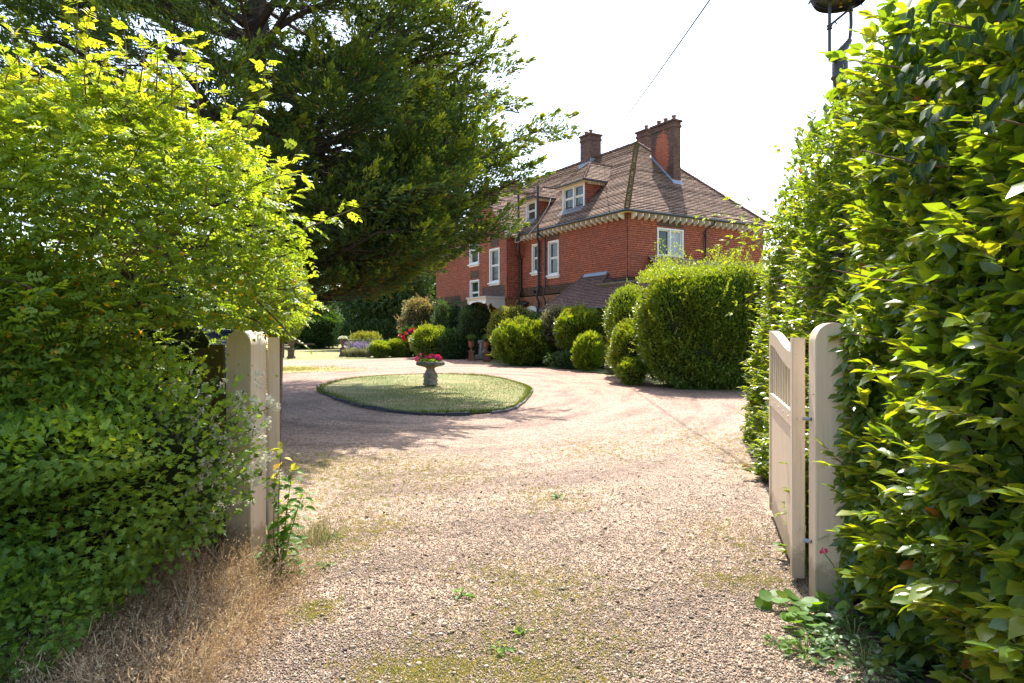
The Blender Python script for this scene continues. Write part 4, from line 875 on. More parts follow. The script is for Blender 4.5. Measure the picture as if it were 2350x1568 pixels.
for s in (-1, 1):
    mb = MB(); mb.prism([(s*.905, .75, 1.08), (s*.905, 2.75, 1.08), (s*.80, 2.45, 1.58), (s*.80, .95, 1.58)], (s*.006, 0, .004)); mb.build('side_window', M['glass'], car)
    mb = MB(); mb.box((s*.70-.10, -.0, .95), (s*.70+.10, .12, 1.22), .03); mb.build('tail_light', M['redlens'], car)
    mb = MB(); mb.tube([(s*.62, .35, 1.80), (s*.62, 2.6, 1.80)], .018, 6)
    for y in (.45, 2.5): mb.tube([(s*.62, y, 1.72), (s*.62, y, 1.80)], .018, 6)
    mb.build('roof_rail', M['iron'], car)
    for y in (.85, 3.5):
        mb = MB(); mb.tube([(s*.80, y, .33), (s*.93, y, .33)], .33, 20); wl = mb.build('wheel', M['rubber'], car); mb = MB(); mb.tube([(s*.80, y, .33), (s*.94, y, .33)], .2, 14); mb.build('rim', M['lead'], wl)

# ============================================================ LAMP POST
lx_, ly_ = 2.84, 6.0; lamp = empty('lamp_post', (lx_, ly_, 0), .35); tag(lamp, 'old iron street lamp with open lantern frame standing in the hedge', 'lamp post')
mb = MB(); mb.lathe([(.10, 0), (.10, .5), (.06, .6), (.05, 3.2), (.05, 3.62), (.085, 3.66), (.10, 3.70), (.085, 3.745), (.055, 3.77), (.058, 3.83), (.075, 3.85), (.065, 3.88), (.065, 3.98), (.05, 4.0)], 20); mb.build('column', M['lamp'], lamp, True)
mb = MB(); mb.tube([(0, 0, 3.99), (.0, 0, 4.06), (.07, 0, 4.15), (.10, 0, 4.19)], [.05, .045, .035, .03], 10); mb.tube([(0, 0, 4.05), (-.06, 0, 4.03), (-.09, 0, 4.0)], [.03, .022, .026], 8); mb.ell((-.09, 0, 4.0), (.03, .03, .03)); mb.build('socket', M['lamp'], lamp, True)
mb = MB(); mb.tube([(-.09, 0, 4.0), (-.115, 0, 4.06), (-.115, 0, 4.45), (-.115, 0, 5.0)], .0135, 8); mb.tube([(.09, 0, 4.18), (.115, 0, 4.23), (.125, 0, 4.33), (.12, 0, 4.6), (.12, 0, 5.0)], .0145, 8); mb.build('frame_tube', M['lamp'], lamp, True)
mb = MB(); mb.tube([(-.13, 0, 4.27), (.10, 0, 4.455), (.23, 0, 4.56), (.27, -.0, 4.60)], .011, 7)
for x, z in ((-.115, 4.27), (.118, 4.46)): mb.lathe([(.018, -.02), (.026, -.015), (.018, 0), (.026, .015), (.018, .02)], 10, (x, 0, z))
mb.tube([(-.05, 0, 4.33), (-.04, 0, 4.31), (-.03, 0, 4.315)], .006, 5); mb.tube([(.23, 0, 4.56), (.25, 0, 4.53), (.25, 0, 4.51)], .006, 5); mb.build('cross_brace', M['lamp'], lamp, True)
mb = MB(); n = 28; prof = [(.205, 4.50), (.22, 4.52), (.255, 4.60), (.262, 4.72), (.255, 4.725), (.245, 4.61), (.205, 4.535)]
vs = [(r*math.cos(2*math.pi*i/n), r*math.sin(2*math.pi*i/n), z) for r, z in prof for i in range(n)]
mb.add(vs, [(j*n+i, j*n+(i+1) % n, (j+1) % 7*n+(i+1) % n, (j+1) % 7*n+i) for j in range(7) for i in range(n)])
for i in range(8): a = i*.785; mb.tube([(.24*math.cos(a), .24*math.sin(a), 4.56), (.25*math.cos(a), .25*math.sin(a), 4.535)], .008, 6)
ln = mb.build('lantern_gallery', M['lamp'], lamp, True)
mb = MB(); mb.lathe([(.20, 0), (.205, .01), (.06, .11), (.0, .12)], 24, (0, 0, 4.545)); mb.build('reflector', M['lampin'], ln, True)
for x, y in ((-.07, -.06), (.06, -.05), (-.05, .06), (.07, .06)):
    mb = MB(); mb.lathe([(.014, 0), (.016, .012), (.012, .02), (.018, .04), (.014, .06)], 10, (x, y, 4.50)); mb.build('burner', M['brass'], ln, True)
mb = MB(); mb.lathe([(.26, 5.05), (.27, 5.1), (.15, 5.3), (.05, 5.36), (.03, 5.5), (0.001, 5.55)], 24); mb.build('lantern_top', M['lamp'], lamp, True)
mb = MB()
for i in range(4): a = i*1.57+.4; mb.tube([(.25*math.cos(a), .25*math.sin(a), 4.7), (.255*math.cos(a), .255*math.sin(a), 5.07)], .009, 6)
mb.build('lantern_frame', M['lamp'], ln, True)

# overhead cable to the chimney
a, b = P(1384, 337, 38.2), P(1472, 206, 22); d_ = (b-a)
path = [a+d_*t+Vector((0, 0, -.9*(t/2.6)*(1-t/2.6))) for t in np.linspace(0, 2.6, 24)]
mb = MB(); mb.tube(path, .018, 5); tag(mb.build('overhead_cable', M['iron']), 'black overhead cable sloping down to the house chimney', 'cable')

# ============================================================ PLANTER, URNS, LION, ESTATE FENCE
bx, by = gp(988, 887); bz = gz(by)+.045
pl = empty('stone_planter', (bx, by, bz)); tag(pl, 'lichened stone bird-bath planter in the middle of the island lawn', 'planter')
n = 40; prof = [(.205, 0), (.215, .03), (.205, .06), (.19, .065), (.19, .12), (.20, .14), (.195, .16), (.175, .18), (.195, .25), (.19, .30), (.165, .36), (.13, .42), (.11, .47), (.115, .50), (.15, .53), (.15, .545)]
vs = []
for r, z in prof:
    for i in range(n):
        g = 2*math.pi*i/n; sq = 1+.10*abs(math.cos(2*g))**3+(.07*math.sin(8*g+z*30) if .16 < z < .45 else .015*math.sin(12*g)); vs.append((r*sq*math.cos(g), r*sq*math.sin(g), z))
mb = MB(); mb.add(vs, [(j*n+i, j*n+(i+1) % n, (j+1)*n+(i+1) % n, (j+1)*n+i) for j in range(len(prof)-1) for i in range(n)]+[list(range(n))[::-1]]); mb.build('pedestal', M['stone'], pl, True)
mb = MB(); mb.lathe([(.10, .535), (.20, .545), (.33, .575), (.42, .60), (.437, .635), (.432, .675), (.41, .705), (.385, .712), (.365, .69), (.35, .66), (.0, .655)], 48, lump=.012); mb.build('bowl', M['stonedark'], pl, True)
gr = empty('geranium', (bx, by, bz+.64)); tag(gr, 'pink geraniums with pale green leaves growing in the stone planter bowl', 'flowers')
n = 480; rr = .31*np.sqrt(rng.random(n)); an = rng.uniform(0, 6.28, n); Pp = np.stack([rr*np.cos(an), rr*np.sin(an), .03+.14*rng.random(n)*(1-rr/.5)], 1)
leaves('leaf', Pp, rndv(n)+np.stack([np.cos(an), np.sin(an), np.full(n, .6)], 1), rndv(n)*.5+[0, -.3, 1], .06, .06, rng.random(n)*.8, M['L_weed'], gr, 'round')
for i, (hx, hy, hz, hr) in enumerate([(-.40, -.05, .15, .065), (-.30, .0, .28, .035), (-.10, -.05, .18, .062), (.03, .05, .22, .062), (.16, .0, .215, .062), (.24, -.06, .19, .07), (.20, -.10, .165, .055), (.0, -.15, .13, .03), (.30, .02, .16, .05)]):
    n = 60; dd = rndv(n); leaves('flower_head', dd*hr*.6+[hx, hy, hz], dd, rndv(n), hr*.75, hr*.6, rng.random(n), M['petalpink'], gr, 'round')
mb = MB()
for hx, hy, hz in ((-.40, -.05, .15), (-.30, 0, .28), (-.1, -.05, .18), (.03, .05, .22), (.16, 0, .215), (.24, -.06, .19)): mb.tube([(hx*.45, hy*.5, 0), (hx*.8, hy, hz*.6), (hx, hy, hz-.02)], .006, 5)
mb.build('stalk', M['cane'], gr)

def urn(name, label, x, y, H, mat, ped=True, group=None, wide=1.0):
    e = empty(name, (x, y, gz(y)-.01)); tag(e, label, 'urn', group); s = H/1.25
    mb = MB(); h = .24*s
    for z0, z1, q in ((0, .08, 1.15), (.08, .14, 1.0), (.14, .46, .82), (.46, .52, 1.05), (.52, .56, .9)): mb.box((-h*q*.78, -h*q*.78, z0*s), (h*q*.78, h*q*.78, z1*s), .008)
    mb.build('pedestal', mat, e)
    mb = MB(); mb.lathe([(r*s*wide, z*s) for r, z in [(.12, .56), (.12, .58), (.065, .62), (.055, .70), (.09, .74), (.17, .80), (.20, .88), (.19, .98), (.20, 1.05), (.23, 1.09), (.23, 1.12), (.19, 1.12), (.17, 1.06), (0, 1.06)]], 24); mb.build('bowl', mat, e, True)
    return e, s
uL = []
for (px, py, lab) in ((668, 822, 'brown stone urn of white flowers on a pedestal, nearest the left gate post'), (787, 818, 'brown stone urn of white flowers on a pedestal, beside the low wire fence')):
    x, y = gp(px, py); e, s = urn('garden_urn', lab, x, y, 1.22, M['urnbrown'], group='urns on the lawn edge')
    f = empty('urn_flowers', (x, y, gz(y)+1.06)); tag(f, 'white flowers spilling from the urn '+('nearest the left gate post' if px < 700 else 'beside the low wire fence'), 'flowers', 'white flowers in the lawn urns')
    n = 160; dd = rndv(n)*[.26, .26, .15]; dd[:, 2] = np.abs(dd[:, 2]); leaves('leaf', dd*.8, dd+[0, 0, .3], rndv(n), .07, .04, rng.random(n), M['L_weed'], f, 'quad')
    n = 120; dd = rndv(n)*[.27, .27, .17]; dd[:, 2] = np.abs(dd[:, 2])+.03; leaves('petal', dd, rndv(n), rndv(n), .05, .05, rng.random(n), M['petalwhite'], f, 'round')
for (px, py, lab) in ((1082, 823, 'terracotta urn on tapering pedestal, left of the lion statue'), (1117, 825, 'terracotta urn on pedestal, right of the lion statue and half behind the shrub')):
    x, y = gp(px, py); y -= 2.2; x = (px-CX)/FPX*y; e, s = urn('terracotta_urn', lab, x, y, 1.18, M['terra'], group='terracotta urns by the front door', wide=.85)
    f = empty('urn_plant', (x, y, gz(y)+1.02)); tag(f, 'grey-green spiky plant in the terracotta urn '+('left' if px < 1100 else 'right')+' of the lion statue', 'plant', 'plants in the terracotta urns')
    n = 160; dd = rndv(n); dd[:, 2] = np.abs(dd[:, 2]); leaves('leaf', dd*.03, dd+[0, 0, .9], rndv(n), .42, .03, rng.random(n)*.6+.2, M['L_priv'], f, 'spike'); 
# seated lion on a plinth
x, y = gp(1106, 823); y = 39.0; x = (1106-CX)/FPX*y; g = gz(y)
pn = MB(); pn.box((x-.55, y-.35, g), (x+.5, y+.5, g+.13), .02); pn.box((x-.38, y-.25, g+.13), (x+.34, y+.35, g+.26), .02); tag(pn.build('stone_plinth', M['stone']), 'low stone plinth step under the seated lion statue', 'plinth')
def skinned(name, verts, edges, radii, mat, parent=None, sub=2):
    me = bpy.data.meshes.new(name); me.from_pydata(verts, edges, []); o = link(name, me, parent)
    sk = o.modifiers.new('skin', 'SKIN'); sk.use_smooth_shade = True
    for i, r_ in enumerate(radii): me.skin_vertices[0].data[i].radius = (r_, r_)
    me.skin_vertices[0].data[0].use_root = True
    sb_ = o.modifiers.new('sub', 'SUBSURF'); sb_.levels = sub; sb_.render_levels = sub; me.materials.append(mat); return o
# seen three-quarter on: faces the camera's left
lv = [(.16, 0, .16), (.10, 0, .34), (.02, 0, .52), (-.04, 0, .64), (-.13, 0, .70), (-.22, 0, .66),            # haunch, back, chest, neck, head, muzzle
      (-.08, -.09, .44), (-.11, -.09, .22), (-.12, -.09, .03), (-.19, -.09, .02), (-.08, .09, .44), (-.11, .09, .22), (-.12, .09, .03), (-.19, .09, .02),
      (.10, -.13, .17), (-.02, -.15, .12), (-.0, -.15, .03), (-.10, -.15, .02), (.10, .13, .17), (-.02, .15, .12), (-.0, .15, .03), (-.10, .15, .02), (.26, .05, .05), (.30, -.10, .03), (.22, -.22, .03)]
le = [(0, 1), (1, 2), (2, 3), (3, 4), (4, 5), (2, 6), (6, 7), (7, 8), (8, 9), (2, 10), (10, 11), (11, 12), (12, 13), (0, 14), (14, 15), (15, 16), (16, 17), (0, 18), (18, 19), (19, 20), (20, 21), (0, 22), (22, 23), (23, 24)]
lr = [.13, .13, .15, .14, .11, .055, .065, .045, .045, .035, .065, .045, .045, .035, .10, .08, .045, .035, .10, .08, .045, .035, .03, .025, .035]
lion = empty('lion_statue', (x, y, g+.26), R(25)); tag(lion, 'weathered pale stone lion sitting upright between the two terracotta urns', 'statue')
skinned('body', lv, le, lr, M['statue'], lion)
mb = MB()
for i in range(46):
    a = rng.uniform(0, 6.28); b = rng.uniform(-.6, 1.4); q = Vector((math.sin(b)*.0+.13*math.cos(a)*.9, .15*math.sin(a), .16*math.sin(b*1.3)-.04)); c_ = Vector((-.06, 0, .66)); mb.ell(c_+q, (.045, .04, .06), 7, 5)
for s_ in (-1, 1): mb.ell((-.10, s_*.09, .80), (.028, .03, .035), 8, 6); mb.ell((-.185, s_*.045, .725), (.015, .014, .012), 6, 5)
mb.ell((-.275, 0, .675), (.022, .03, .02), 8, 6); mb.build('mane', M['statue'], lion, True)
# low metal estate fence with rails
x0, y0 = gp(806, 817); x1, y1 = gp(935, 817); y0 -= .5; y1 -= .5; e = empty('estate_fence', (x0, y0, gz(y0)), math.atan2(y1-y0, x1-x0)); L = math.dist((x0, y0), (x1, y1)); tag(e, 'low grey metal rail fence among the lavender and shrubs', 'fence')
for z in (.25, .47, .70, 1.02):
    mb = MB(); mb.tube([(0, 0, z), (L, 0, z)], .014, 6); mb.build('rail', M['lead'], e)
for i in range(5):
    mb = MB(); mb.box((L*i/4-.012, -.02, -.1), (L*i/4+.012, .02, 1.04)); mb.build('post', M['lead'], e)
x, y = gp(655, 822); e = empty('gate_hurdle', (x-.9, y+.4, gz(y))); tag(e, 'short weathered wooden hurdle with climbing plant beside the left gate post', 'fence')
mb = MB(); mb.box((.0, -.03, 0), (.08, .03, 1.15)); mb.box((.62, -.03, 0), (.70, .03, 1.2)); mb.build('post', M['twig'], e)
for z in (.3, .7, 1.08): mb = MB(); mb.box((.0, -.045, z), (.7, -.031, z+.06)); mb.build('rail', M['twig'], e)

# ============================================================ SHRUBS BY THE HOUSE
def SH(name, label, cat, px0, px1, yt, Y, ry, mat, yb=None, **k):
    cx = ((px0+px1)/2-CX)/FPX*Y; rx_ = (px1-px0)/2/FPX*Y; zt = EYE+(HY-yt)/FPX*Y; g = gz(Y); zb = g if yb is None else max(g, EYE+(HY-yb)/FPX*Y)
    return shrub(name, label, cat, (cx, Y, (zt+zb)/2), (rx_, ry, (zt-zb)/2), mat, base=g, **k)
SH('copper_shrub', 'tall shrub with pale copper-tipped leaves at the left end of the house', 'shrub', 922, 1012, 682, 45, 1.4, M['L_copper'], N=9000, L=.13, W=.06, lump=.2, seed=3, tips=90)
SH('dark_shrub', 'dark blue-green rounded shrub under the tile-hung bay, left of the canopy', 'shrub', 992, 1078, 694, 42.5, 1.3, M['L_yew'], N=9000, L=.11, W=.04, lump=.26, seed=4)
SH('climber', 'dark climbing plant hanging over the front door below the white canopy', 'climber', 1056, 1134, 698, 39.9, .9, M['L_yew'], N=9000, L=.10, W=.035, p=3, lump=.23, seed=5)
SH('laurel_bush', 'glossy rounded bush just left of the front door urns', 'shrub', 945, 1030, 750, 40.5, 1.4, M['L_laurel'], N=8000, L=.11, W=.05, lump=.20, seed=6)
SH('laurel_bush', 'darker rounded bush between the glossy bush and the terracotta urn', 'shrub', 1006, 1066, 757, 40.0, 1.2, M['L_dark'], N=6000, L=.10, W=.045, lump=.23, seed=7)
SH('rose_bush', 'dark shrub with deep red roses behind the low hedge', 'rose bush', 914, 968, 752, 43, .7, M['L_dark'], N=3500, L=.09, W=.05, lump=.3, seed=8)
x_ = (940-CX)/FPX*42.4; e = empty('red_roses', (x_, 42.3, gz(42))); tag(e, 'deep red roses in bloom on the dark rose bush', 'flowers')
mb_l = [(-.15, 1.45), (.1, 1.62), (.22, 1.5), (.32, 1.66), (-.35, 1.2), (-.25, 1.05), (.12, 1.15), (.28, .95), (.38, 1.25), (.2, .6), (-.5, 1.3), (.4, .45)]
for i, (a, b) in enumerate(mb_l):
    n = 26; dd = rndv(n); leaves('rose_bloom', dd*.05+[a, -.4+.1*rng.random(), b], dd, rndv(n), .08, .08, rng.random(n), M['petalred'], e, 'round')
SH('box_hedge', 'low bright green clipped mound beside the metal rail fence', 'hedge', 846, 900, 783, 42, .9, M['L_bright'], N=6000, L=.08, W=.045, lump=.15, seed=9)
SH('box_hedge', 'low pale green mound left of the red roses', 'hedge', 884, 944, 780, 42.5, .9, M['L_bright'], N=6500, L=.08, W=.045, lump=.15, seed=10, bias=-.1)
SH('yellow_shrub', 'loose yellow-green shrub with arching shoots behind the metal rail fence', 'shrub', 800, 872, 764, 47, .9, M['L_gold'], N=4000, L=.12, W=.05, lump=.25, seed=11, tips=70, cores=False)
# lavender clumps
for px, lab in ((808, 'lavender clump beside the right-hand lawn urn'), (842, 'lavender clump in the middle of the metal rail fence'), (828, 'low lavender clump at the foot of the metal rail fence')):
    x, y = gp(px, 820); y -= .3; e = empty('lavender', (x, y, gz(y))); tag(e, lab, 'lavender', 'lavender clumps at the lawn edge'); n = 500; dd = rndv(n)*[.5, .3, .1]; dd[:, 2] = np.abs(dd[:, 2])
    leaves('leaf', dd*.5, dd*.8+[0, 0, .5], rndv(n), .55, .03, rng.random(n), M['L_silver'], e, 'spike')
    n = 70; t = rndv(n)*[.42, .3, 0]; leaves('flower', t+np.stack([np.zeros(n), np.zeros(n), .55+.35*rng.random(n)], 1), t*.3+[0, 0, 1], rndv(n), .13, .04, rng.random(n), M['petallilac'], e, 'spike')
SH('golden_shrub', 'golden variegated domed shrub immediately right of the front door', 'shrub', 1122, 1236, 708, 35.8, 1.5, M['L_gold'], yb=815, N=12000, L=.09, W=.04, lump=.18, seed=12)
SH('laurel_bush', 'large glossy laurel mound spreading onto the drive right of the lion', 'shrub', 1133, 1272, 738, 33.2, 1.5, M['L_laurel'], N=16000, L=.12, W=.055, lump=.20, seed=13, up=.7)
SH('pale_shrub', 'silvery pink-leaved shrub between the laurel mound and the domed bush', 'shrub', 1236, 1350, 701, 32.8, 1.0, M['L_silver'], yb=806, N=9000, L=.08, W=.04, lump=.16, seed=14)
SH('evergreen_shrub', 'dark evergreen shrub against the lean-to roof, behind the silvery shrub', 'shrub', 1205, 1330, 706, 34.6, .8, M['L_dark'], N=7000, L=.10, W=.05, lump=.26, seed=15)
SH('domed_bush', 'domed bright-topped bush on bare stems below the lean-to roof', 'shrub', 1274, 1392, 706, 31.0, 1.2, M['L_laurel'], yb=804, N=14000, L=.10, W=.045, lump=.16, seed=16, bias=.05)
SH('small_laurel', 'small upright laurel with fresh leaf tips in front of the domed bush', 'shrub', 1318, 1384, 768, 28.6, .6, M['L_bright'], N=3600, L=.16, W=.05, lump=.23, seed=17, up=1.1, jit=.6)
SH('undergrowth', 'dark low leafy growth under the domed bush', 'shrub', 1262, 1420, 806, 30.3, .7, M['L_dark'], N=6000, L=.10, W=.045, lump=.2, seed=18)
SH('variegated_bush', 'small pale variegated bush at the drive edge by the big hedge', 'shrub', 1392, 1422, 819, 27.0, .4, M['L_silver'], N=1600, L=.07, W=.035, lump=.26, seed=19)
SH('clipped_bush', 'tall rounded dark green bush behind the left end of the big hedge', 'shrub', 1395, 1500, 664, 25.2, 1.3, M['L_laurel'], N=16000, L=.085, W=.035, lump=.13, seed=20, p=2.6)
SH('clipped_bush', 'lower rounded bush tucked against the left side of the big hedge', 'shrub', 1402, 1492, 738, 22.6, .8, M['L_laurel'], N=11000, L=.075, W=.032, lump=.16, seed=21, bias=.05)
SH('undergrowth', 'straggly low growth at the foot of the big hedge left corner', 'shrub', 1420, 1478, 824, 21.6, .5, M['L_bright'], N=2600, L=.08, W=.03, lump=.25, seed=22)
# the big free-standing hedge
Yh = 20.6; hx = ((1462+1790)/2-CX)/FPX*Yh; hr = (1790-1462)/2/FPX*Yh; zt = 3.62
hedge = shrub('big_hedge', 'large free-standing evergreen hedge block between the drive and the house', 'hedge', (hx+.1, Yh+.6, (zt+gz(Yh))/2), (hr, 1.9, (zt-gz(Yh))/2+.02), M['L_laurel'], N=56000, L=.105, W=.045, p=2.9, lump=.085, seed=23, depth=.13, front=.75, f=5, csc=.93, up=.45)
n = 9000; xx = rng.uniform(-hr*.92, hr*.92, n); yy = rng.uniform(-1.7, 1.2, n); hh = .15+.38*np.abs(np.sin(xx*2.1+1)*np.cos(xx*.9+yy))
zz = (zt-gz(Yh)-.30)+rng.random(n)**1.5*hh*(1.2+1.3*np.clip(np.sin(xx*6.3)*np.sin(xx*2.9+2), 0, 1))*1.2
leaves('loose_top_growth', np.stack([xx, yy, zz], 1), rndv(n)*.8+[0, 0, .8], rndv(n)+[0, 0, 1], .075, .032, rng.random(n)*.5+.45, M['L_bright'], hedge, 'quad')
# arching bramble shoots
def cane(path, r0, mat, mb, n=10):
    pts = [np.array(p, float) for p in path]; P_ = [pts[0]]+pts+[pts[-1]]; o = []
    for i in range(1, len(P_)-2):
        p0, p1, p2, p3 = P_[i-1], P_[i], P_[i+1], P_[i+2]
        for t in np.linspace(0, 1, n, endpoint=False): o.append(.5*((2*p1)+(-p0+p2)*t+(2*p0-5*p1+4*p2-p3)*t*t+(-p0+3*p1-3*p2+p3)*t**3))
    o.append(pts[-1]); mb.tube(o, list(np.linspace(r0, r0*.3, len(o))), 5); return np.array(o)
def compound(paths, step, nl, ll, droop=.25, jit=.35, out=.10):
    """pinnate leaves set along canes -> leaflet pos, dir, nrm"""
    PP, DD, NN, LL, RR = [], [], [], [], []
    for c in paths:
        seg = np.linalg.norm(np.diff(c, axis=0), axis=1); s = np.concatenate([[0], np.cumsum(seg)]); tot = s[-1]
        for j, d in enumerate(np.arange(step, tot+.01, step)):
            p = np.array([np.interp(d, s, c[:, i]) for i in range(3)]); q = np.array([np.interp(min(d+.02, tot), s, c[:, i]) for i in range(3)]); t = unit(q-np.array([np.interp(d-.02, s, c[:, i]) for i in range(3)])+1e-6)
            a = j*2.4+rng.uniform(0, .8); side = unit(np.cross(t, [0, 0, 1.])+1e-6); up_ = np.cross(side, t); rd = unit(side*math.cos(a)+up_*math.sin(a)*.6+t*.5+np.array([0, 0, .15])+rng.normal(size=3)*jit*.4)
            n_ = unit(np.array([0, 0, 1.])+rng.normal(size=3)*jit); lat = unit(np.cross(rd, n_)); ol = out*rng.uniform(.7, 1.2)
            rr = rng.random()
            for m in range(nl):
                if m == nl-1: pp, dd = 1.0, rd
                else: k = (m//2+1)/((nl-1)//2+.35); sg = 1 if m % 2 else -1; pp, dd = k*.9, unit(rd*.55+lat*sg)
                PP.append(p+rd*ol*pp+np.array([0, 0, -droop*ol*pp**2])); DD.append(dd+np.array([0, 0, -droop*.8])); NN.append(n_); LL.append(ll*rng.uniform(.7, 1.15)); RR.append(rr+rng.normal()*.08)
    return np.array(PP), np.array(DD), np.array(NN), np.array(LL), np.array(RR)
mb = MB(); ps = []
for pts in ([(1810, 530, 10.2), (1740, 480, 11.4), (1660, 462, 11.8)], [(1800, 520, 10.4), (1690, 545, 12.2), (1640, 566, 12.4), (1608, 590, 12.6)], [(1800, 530, 10.4), (1680, 500, 12.2), (1620, 497, 12.4), (1600, 503, 12.5)], [(1790, 545, 10.6), (1700, 565, 12.2), (1660, 600, 12.4)], [(1760, 655, 11), (1715, 690, 11.2), (1690, 712, 11.4)], [(1850, 322, 7.5), (1800, 325, 7.8), (1765, 342, 8)], [(1872, 262, 6.2), (1850, 258, 6.3), (1843, 290, 6.4)]):
    ps.append(cane([P(a, b, c-1.6 if c > 10 else c)[:] for a, b, c in pts], .010 if pts[0][2] > 10 else .006, None, mb))
br_ = empty('bramble', (0, 0, 0)); tag(br_, 'thin arching bramble shoots reaching left out of the tall right hedge', 'bramble')
mb.build('cane', M['twig'], br_); a, b, c, d, e = compound(ps, .12, 3, .085, .1); leaves('leaf', a, b, c, d, d*.6, e*.5+.4, M['L_bright'], br_, 'ovate')

# ============================================================ TALL HEDGE ON THE RIGHT
def hedge_wall(name, label, A, B, H0, H1, dens, L, W, mat, tpl='ovate', amp=.14, top=1.3, seed=0, zb=.0, under=0, lean=.11):
    A, B = np.array(A), np.array(B); d = B-A; Ln = np.linalg.norm(d); d = d/Ln; nrm = np.array([-d[1], d[0]]);  # faces the drive
    root = empty(name, (A[0], A[1], 0)); tag(root, label, 'hedge')
    S = int(Ln*max(H0, H1)*dens); s = rng.uniform(-.02, 1.02, S)*Ln; HF = lambda q: H0+(H1-H0)*np.clip((q/Ln-.5)/.5, 0, 1)**1.6
    H = HF(s); z = rng.random(S)*H
    lum = lambda s, z, k: np.sin(s*2.1+z*1.3+k)+.7*np.sin(s*3.9-z*2.7+k*2)+.5*np.sin(s*7.1+z*6.3+k*3)
    off = amp*.55*lum(s, z, seed)-np.abs(rng.normal(size=S))*.10-lean*(z-1.2)
    off -= np.clip((.55-z)/.55, 0, 1)**1.5*under; off -= np.clip((z-H+.35)/.35, 0, 1)**2*.3
    Pp = np.stack([d[0]*s+nrm[0]*off, d[1]*s+nrm[1]*off, z+zb], 1)
    St = int(Ln*top*dens*.55); s2 = rng.random(St)*Ln; w2 = rng.random(St)*top; H2 = HF(s2)
    P2 = np.stack([d[0]*s2-nrm[0]*w2, d[1]*s2-nrm[1]*w2, H2+amp*.7*lum(s2, w2, seed+9)+rng.normal(size=St)*.06-.10], 1)
    K = int(Ln*26); s3 = rng.random(K)*Ln; w3 = rng.random(K)*top*.6-.05; H3 = HF(s3); sh = []
    for i in range(K):
        b = np.array([d[0]*s3[i]-nrm[0]*w3[i], d[1]*s3[i]-nrm[1]*w3[i], H3[i]-.05]); dd = unit(np.array([0, 0, 1.])+rng.normal(size=3)*.3); q = rng.uniform(.05, .26); m = int(q/.02)+1
        sh.append(b+dd*np.linspace(0, q, m)[:, None])
    P3 = np.concatenate(sh); fp_, fd_ = [], []; KF = int(Ln*max(H0, H1)*34); sm = MB()
    for i in range(KF):
        s_ = rng.random()*Ln; z_ = rng.random()*float(HF(s_)); o_ = amp*.55*lum(s_, z_, seed)-lean*(z_-1.2)-max(0, (.55-z_)/.55)**1.5*under-.03
        b = np.array([d[0]*s_+nrm[0]*o_, d[1]*s_+nrm[1]*o_, z_]); dd = unit(np.array([nrm[0], nrm[1], 0])*.9+np.array([0, -.1, .35])+rng.normal(size=3)*.35); q = rng.uniform(.08, .24)*L/.09; m = int(q/(L*.26))+2
        sm.tube([b, b+dd*q*.6, b+dd*q+[0, 0, -.01]], [.0035, .003, .0015], 3, False); sd = unit(np.cross(dd, [0, 0, 1.]))
        for j in range(m):
            t_ = (j+.5)/m; sg = 1 if j % 2 else -1; fp_.append(b+dd*q*t_); fd_.append(unit(dd*.75+sd*sg*.75*(1.1-t_)+rng.normal(size=3)*.2+[0, 0, -.05]))
        fp_.append(b+dd*q); fd_.append(dd)
    fp_, fd_ = np.array(fp_), np.array(fd_)
    sm.build('sprig', M['twig'], root)
    o3 = np.array([nrm[0], nrm[1], 0.])
    D1 = o3*.8+rndv(S)*.8+np.array([0, -.1, .12]); N1 = np.array([0, .2, 1.])+rndv(S)*.75+o3*.15
    D2 = o3*.3+rndv(St)*.8+np.array([0, 0, .7]); D3 = rndv(len(P3))*.8+np.array([0, 0, .8])
    PA = np.concatenate([fp_, Pp, P2, P3]); DA = np.concatenate([fd_, D1, D2, D3]); NA = np.concatenate([np.array([0, 0, 1.])+rndv(len(fp_))*.45, N1, np.array([0, 0, 1.])+rndv(St)*.6, rndv(len(P3))+np.array([0, 0, .8])])
    rn = np.clip(rng.random(len(PA))**1.0*.75+.1+.1*lumps(PA*.8, seed+3), 0, .95); rn[:len(fp_)] = np.clip(rn[:len(fp_)]+.22, 0, .95); rn[rng.random(len(PA)) < .003] = 1
    ll = L*(.42+.75*rng.random(len(PA)))
    leaves('foliage', PA, DA, NA, ll, ll*W/L*rng.uniform(.8, 1.2, len(PA)), rn, mat, root, tpl, True)
    # woody inside
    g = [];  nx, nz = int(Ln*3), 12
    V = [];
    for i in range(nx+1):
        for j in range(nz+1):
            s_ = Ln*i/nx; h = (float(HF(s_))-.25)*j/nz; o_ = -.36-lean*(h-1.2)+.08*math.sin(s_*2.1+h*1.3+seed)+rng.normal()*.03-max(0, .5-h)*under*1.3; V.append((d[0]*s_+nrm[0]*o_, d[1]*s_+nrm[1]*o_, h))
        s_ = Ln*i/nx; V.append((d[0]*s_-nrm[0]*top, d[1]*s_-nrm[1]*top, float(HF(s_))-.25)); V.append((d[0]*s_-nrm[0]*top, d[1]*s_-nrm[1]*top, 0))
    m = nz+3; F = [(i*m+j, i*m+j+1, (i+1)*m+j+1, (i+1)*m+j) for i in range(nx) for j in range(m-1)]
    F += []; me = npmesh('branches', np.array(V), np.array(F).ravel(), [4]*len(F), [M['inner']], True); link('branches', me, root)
    mb = MB()
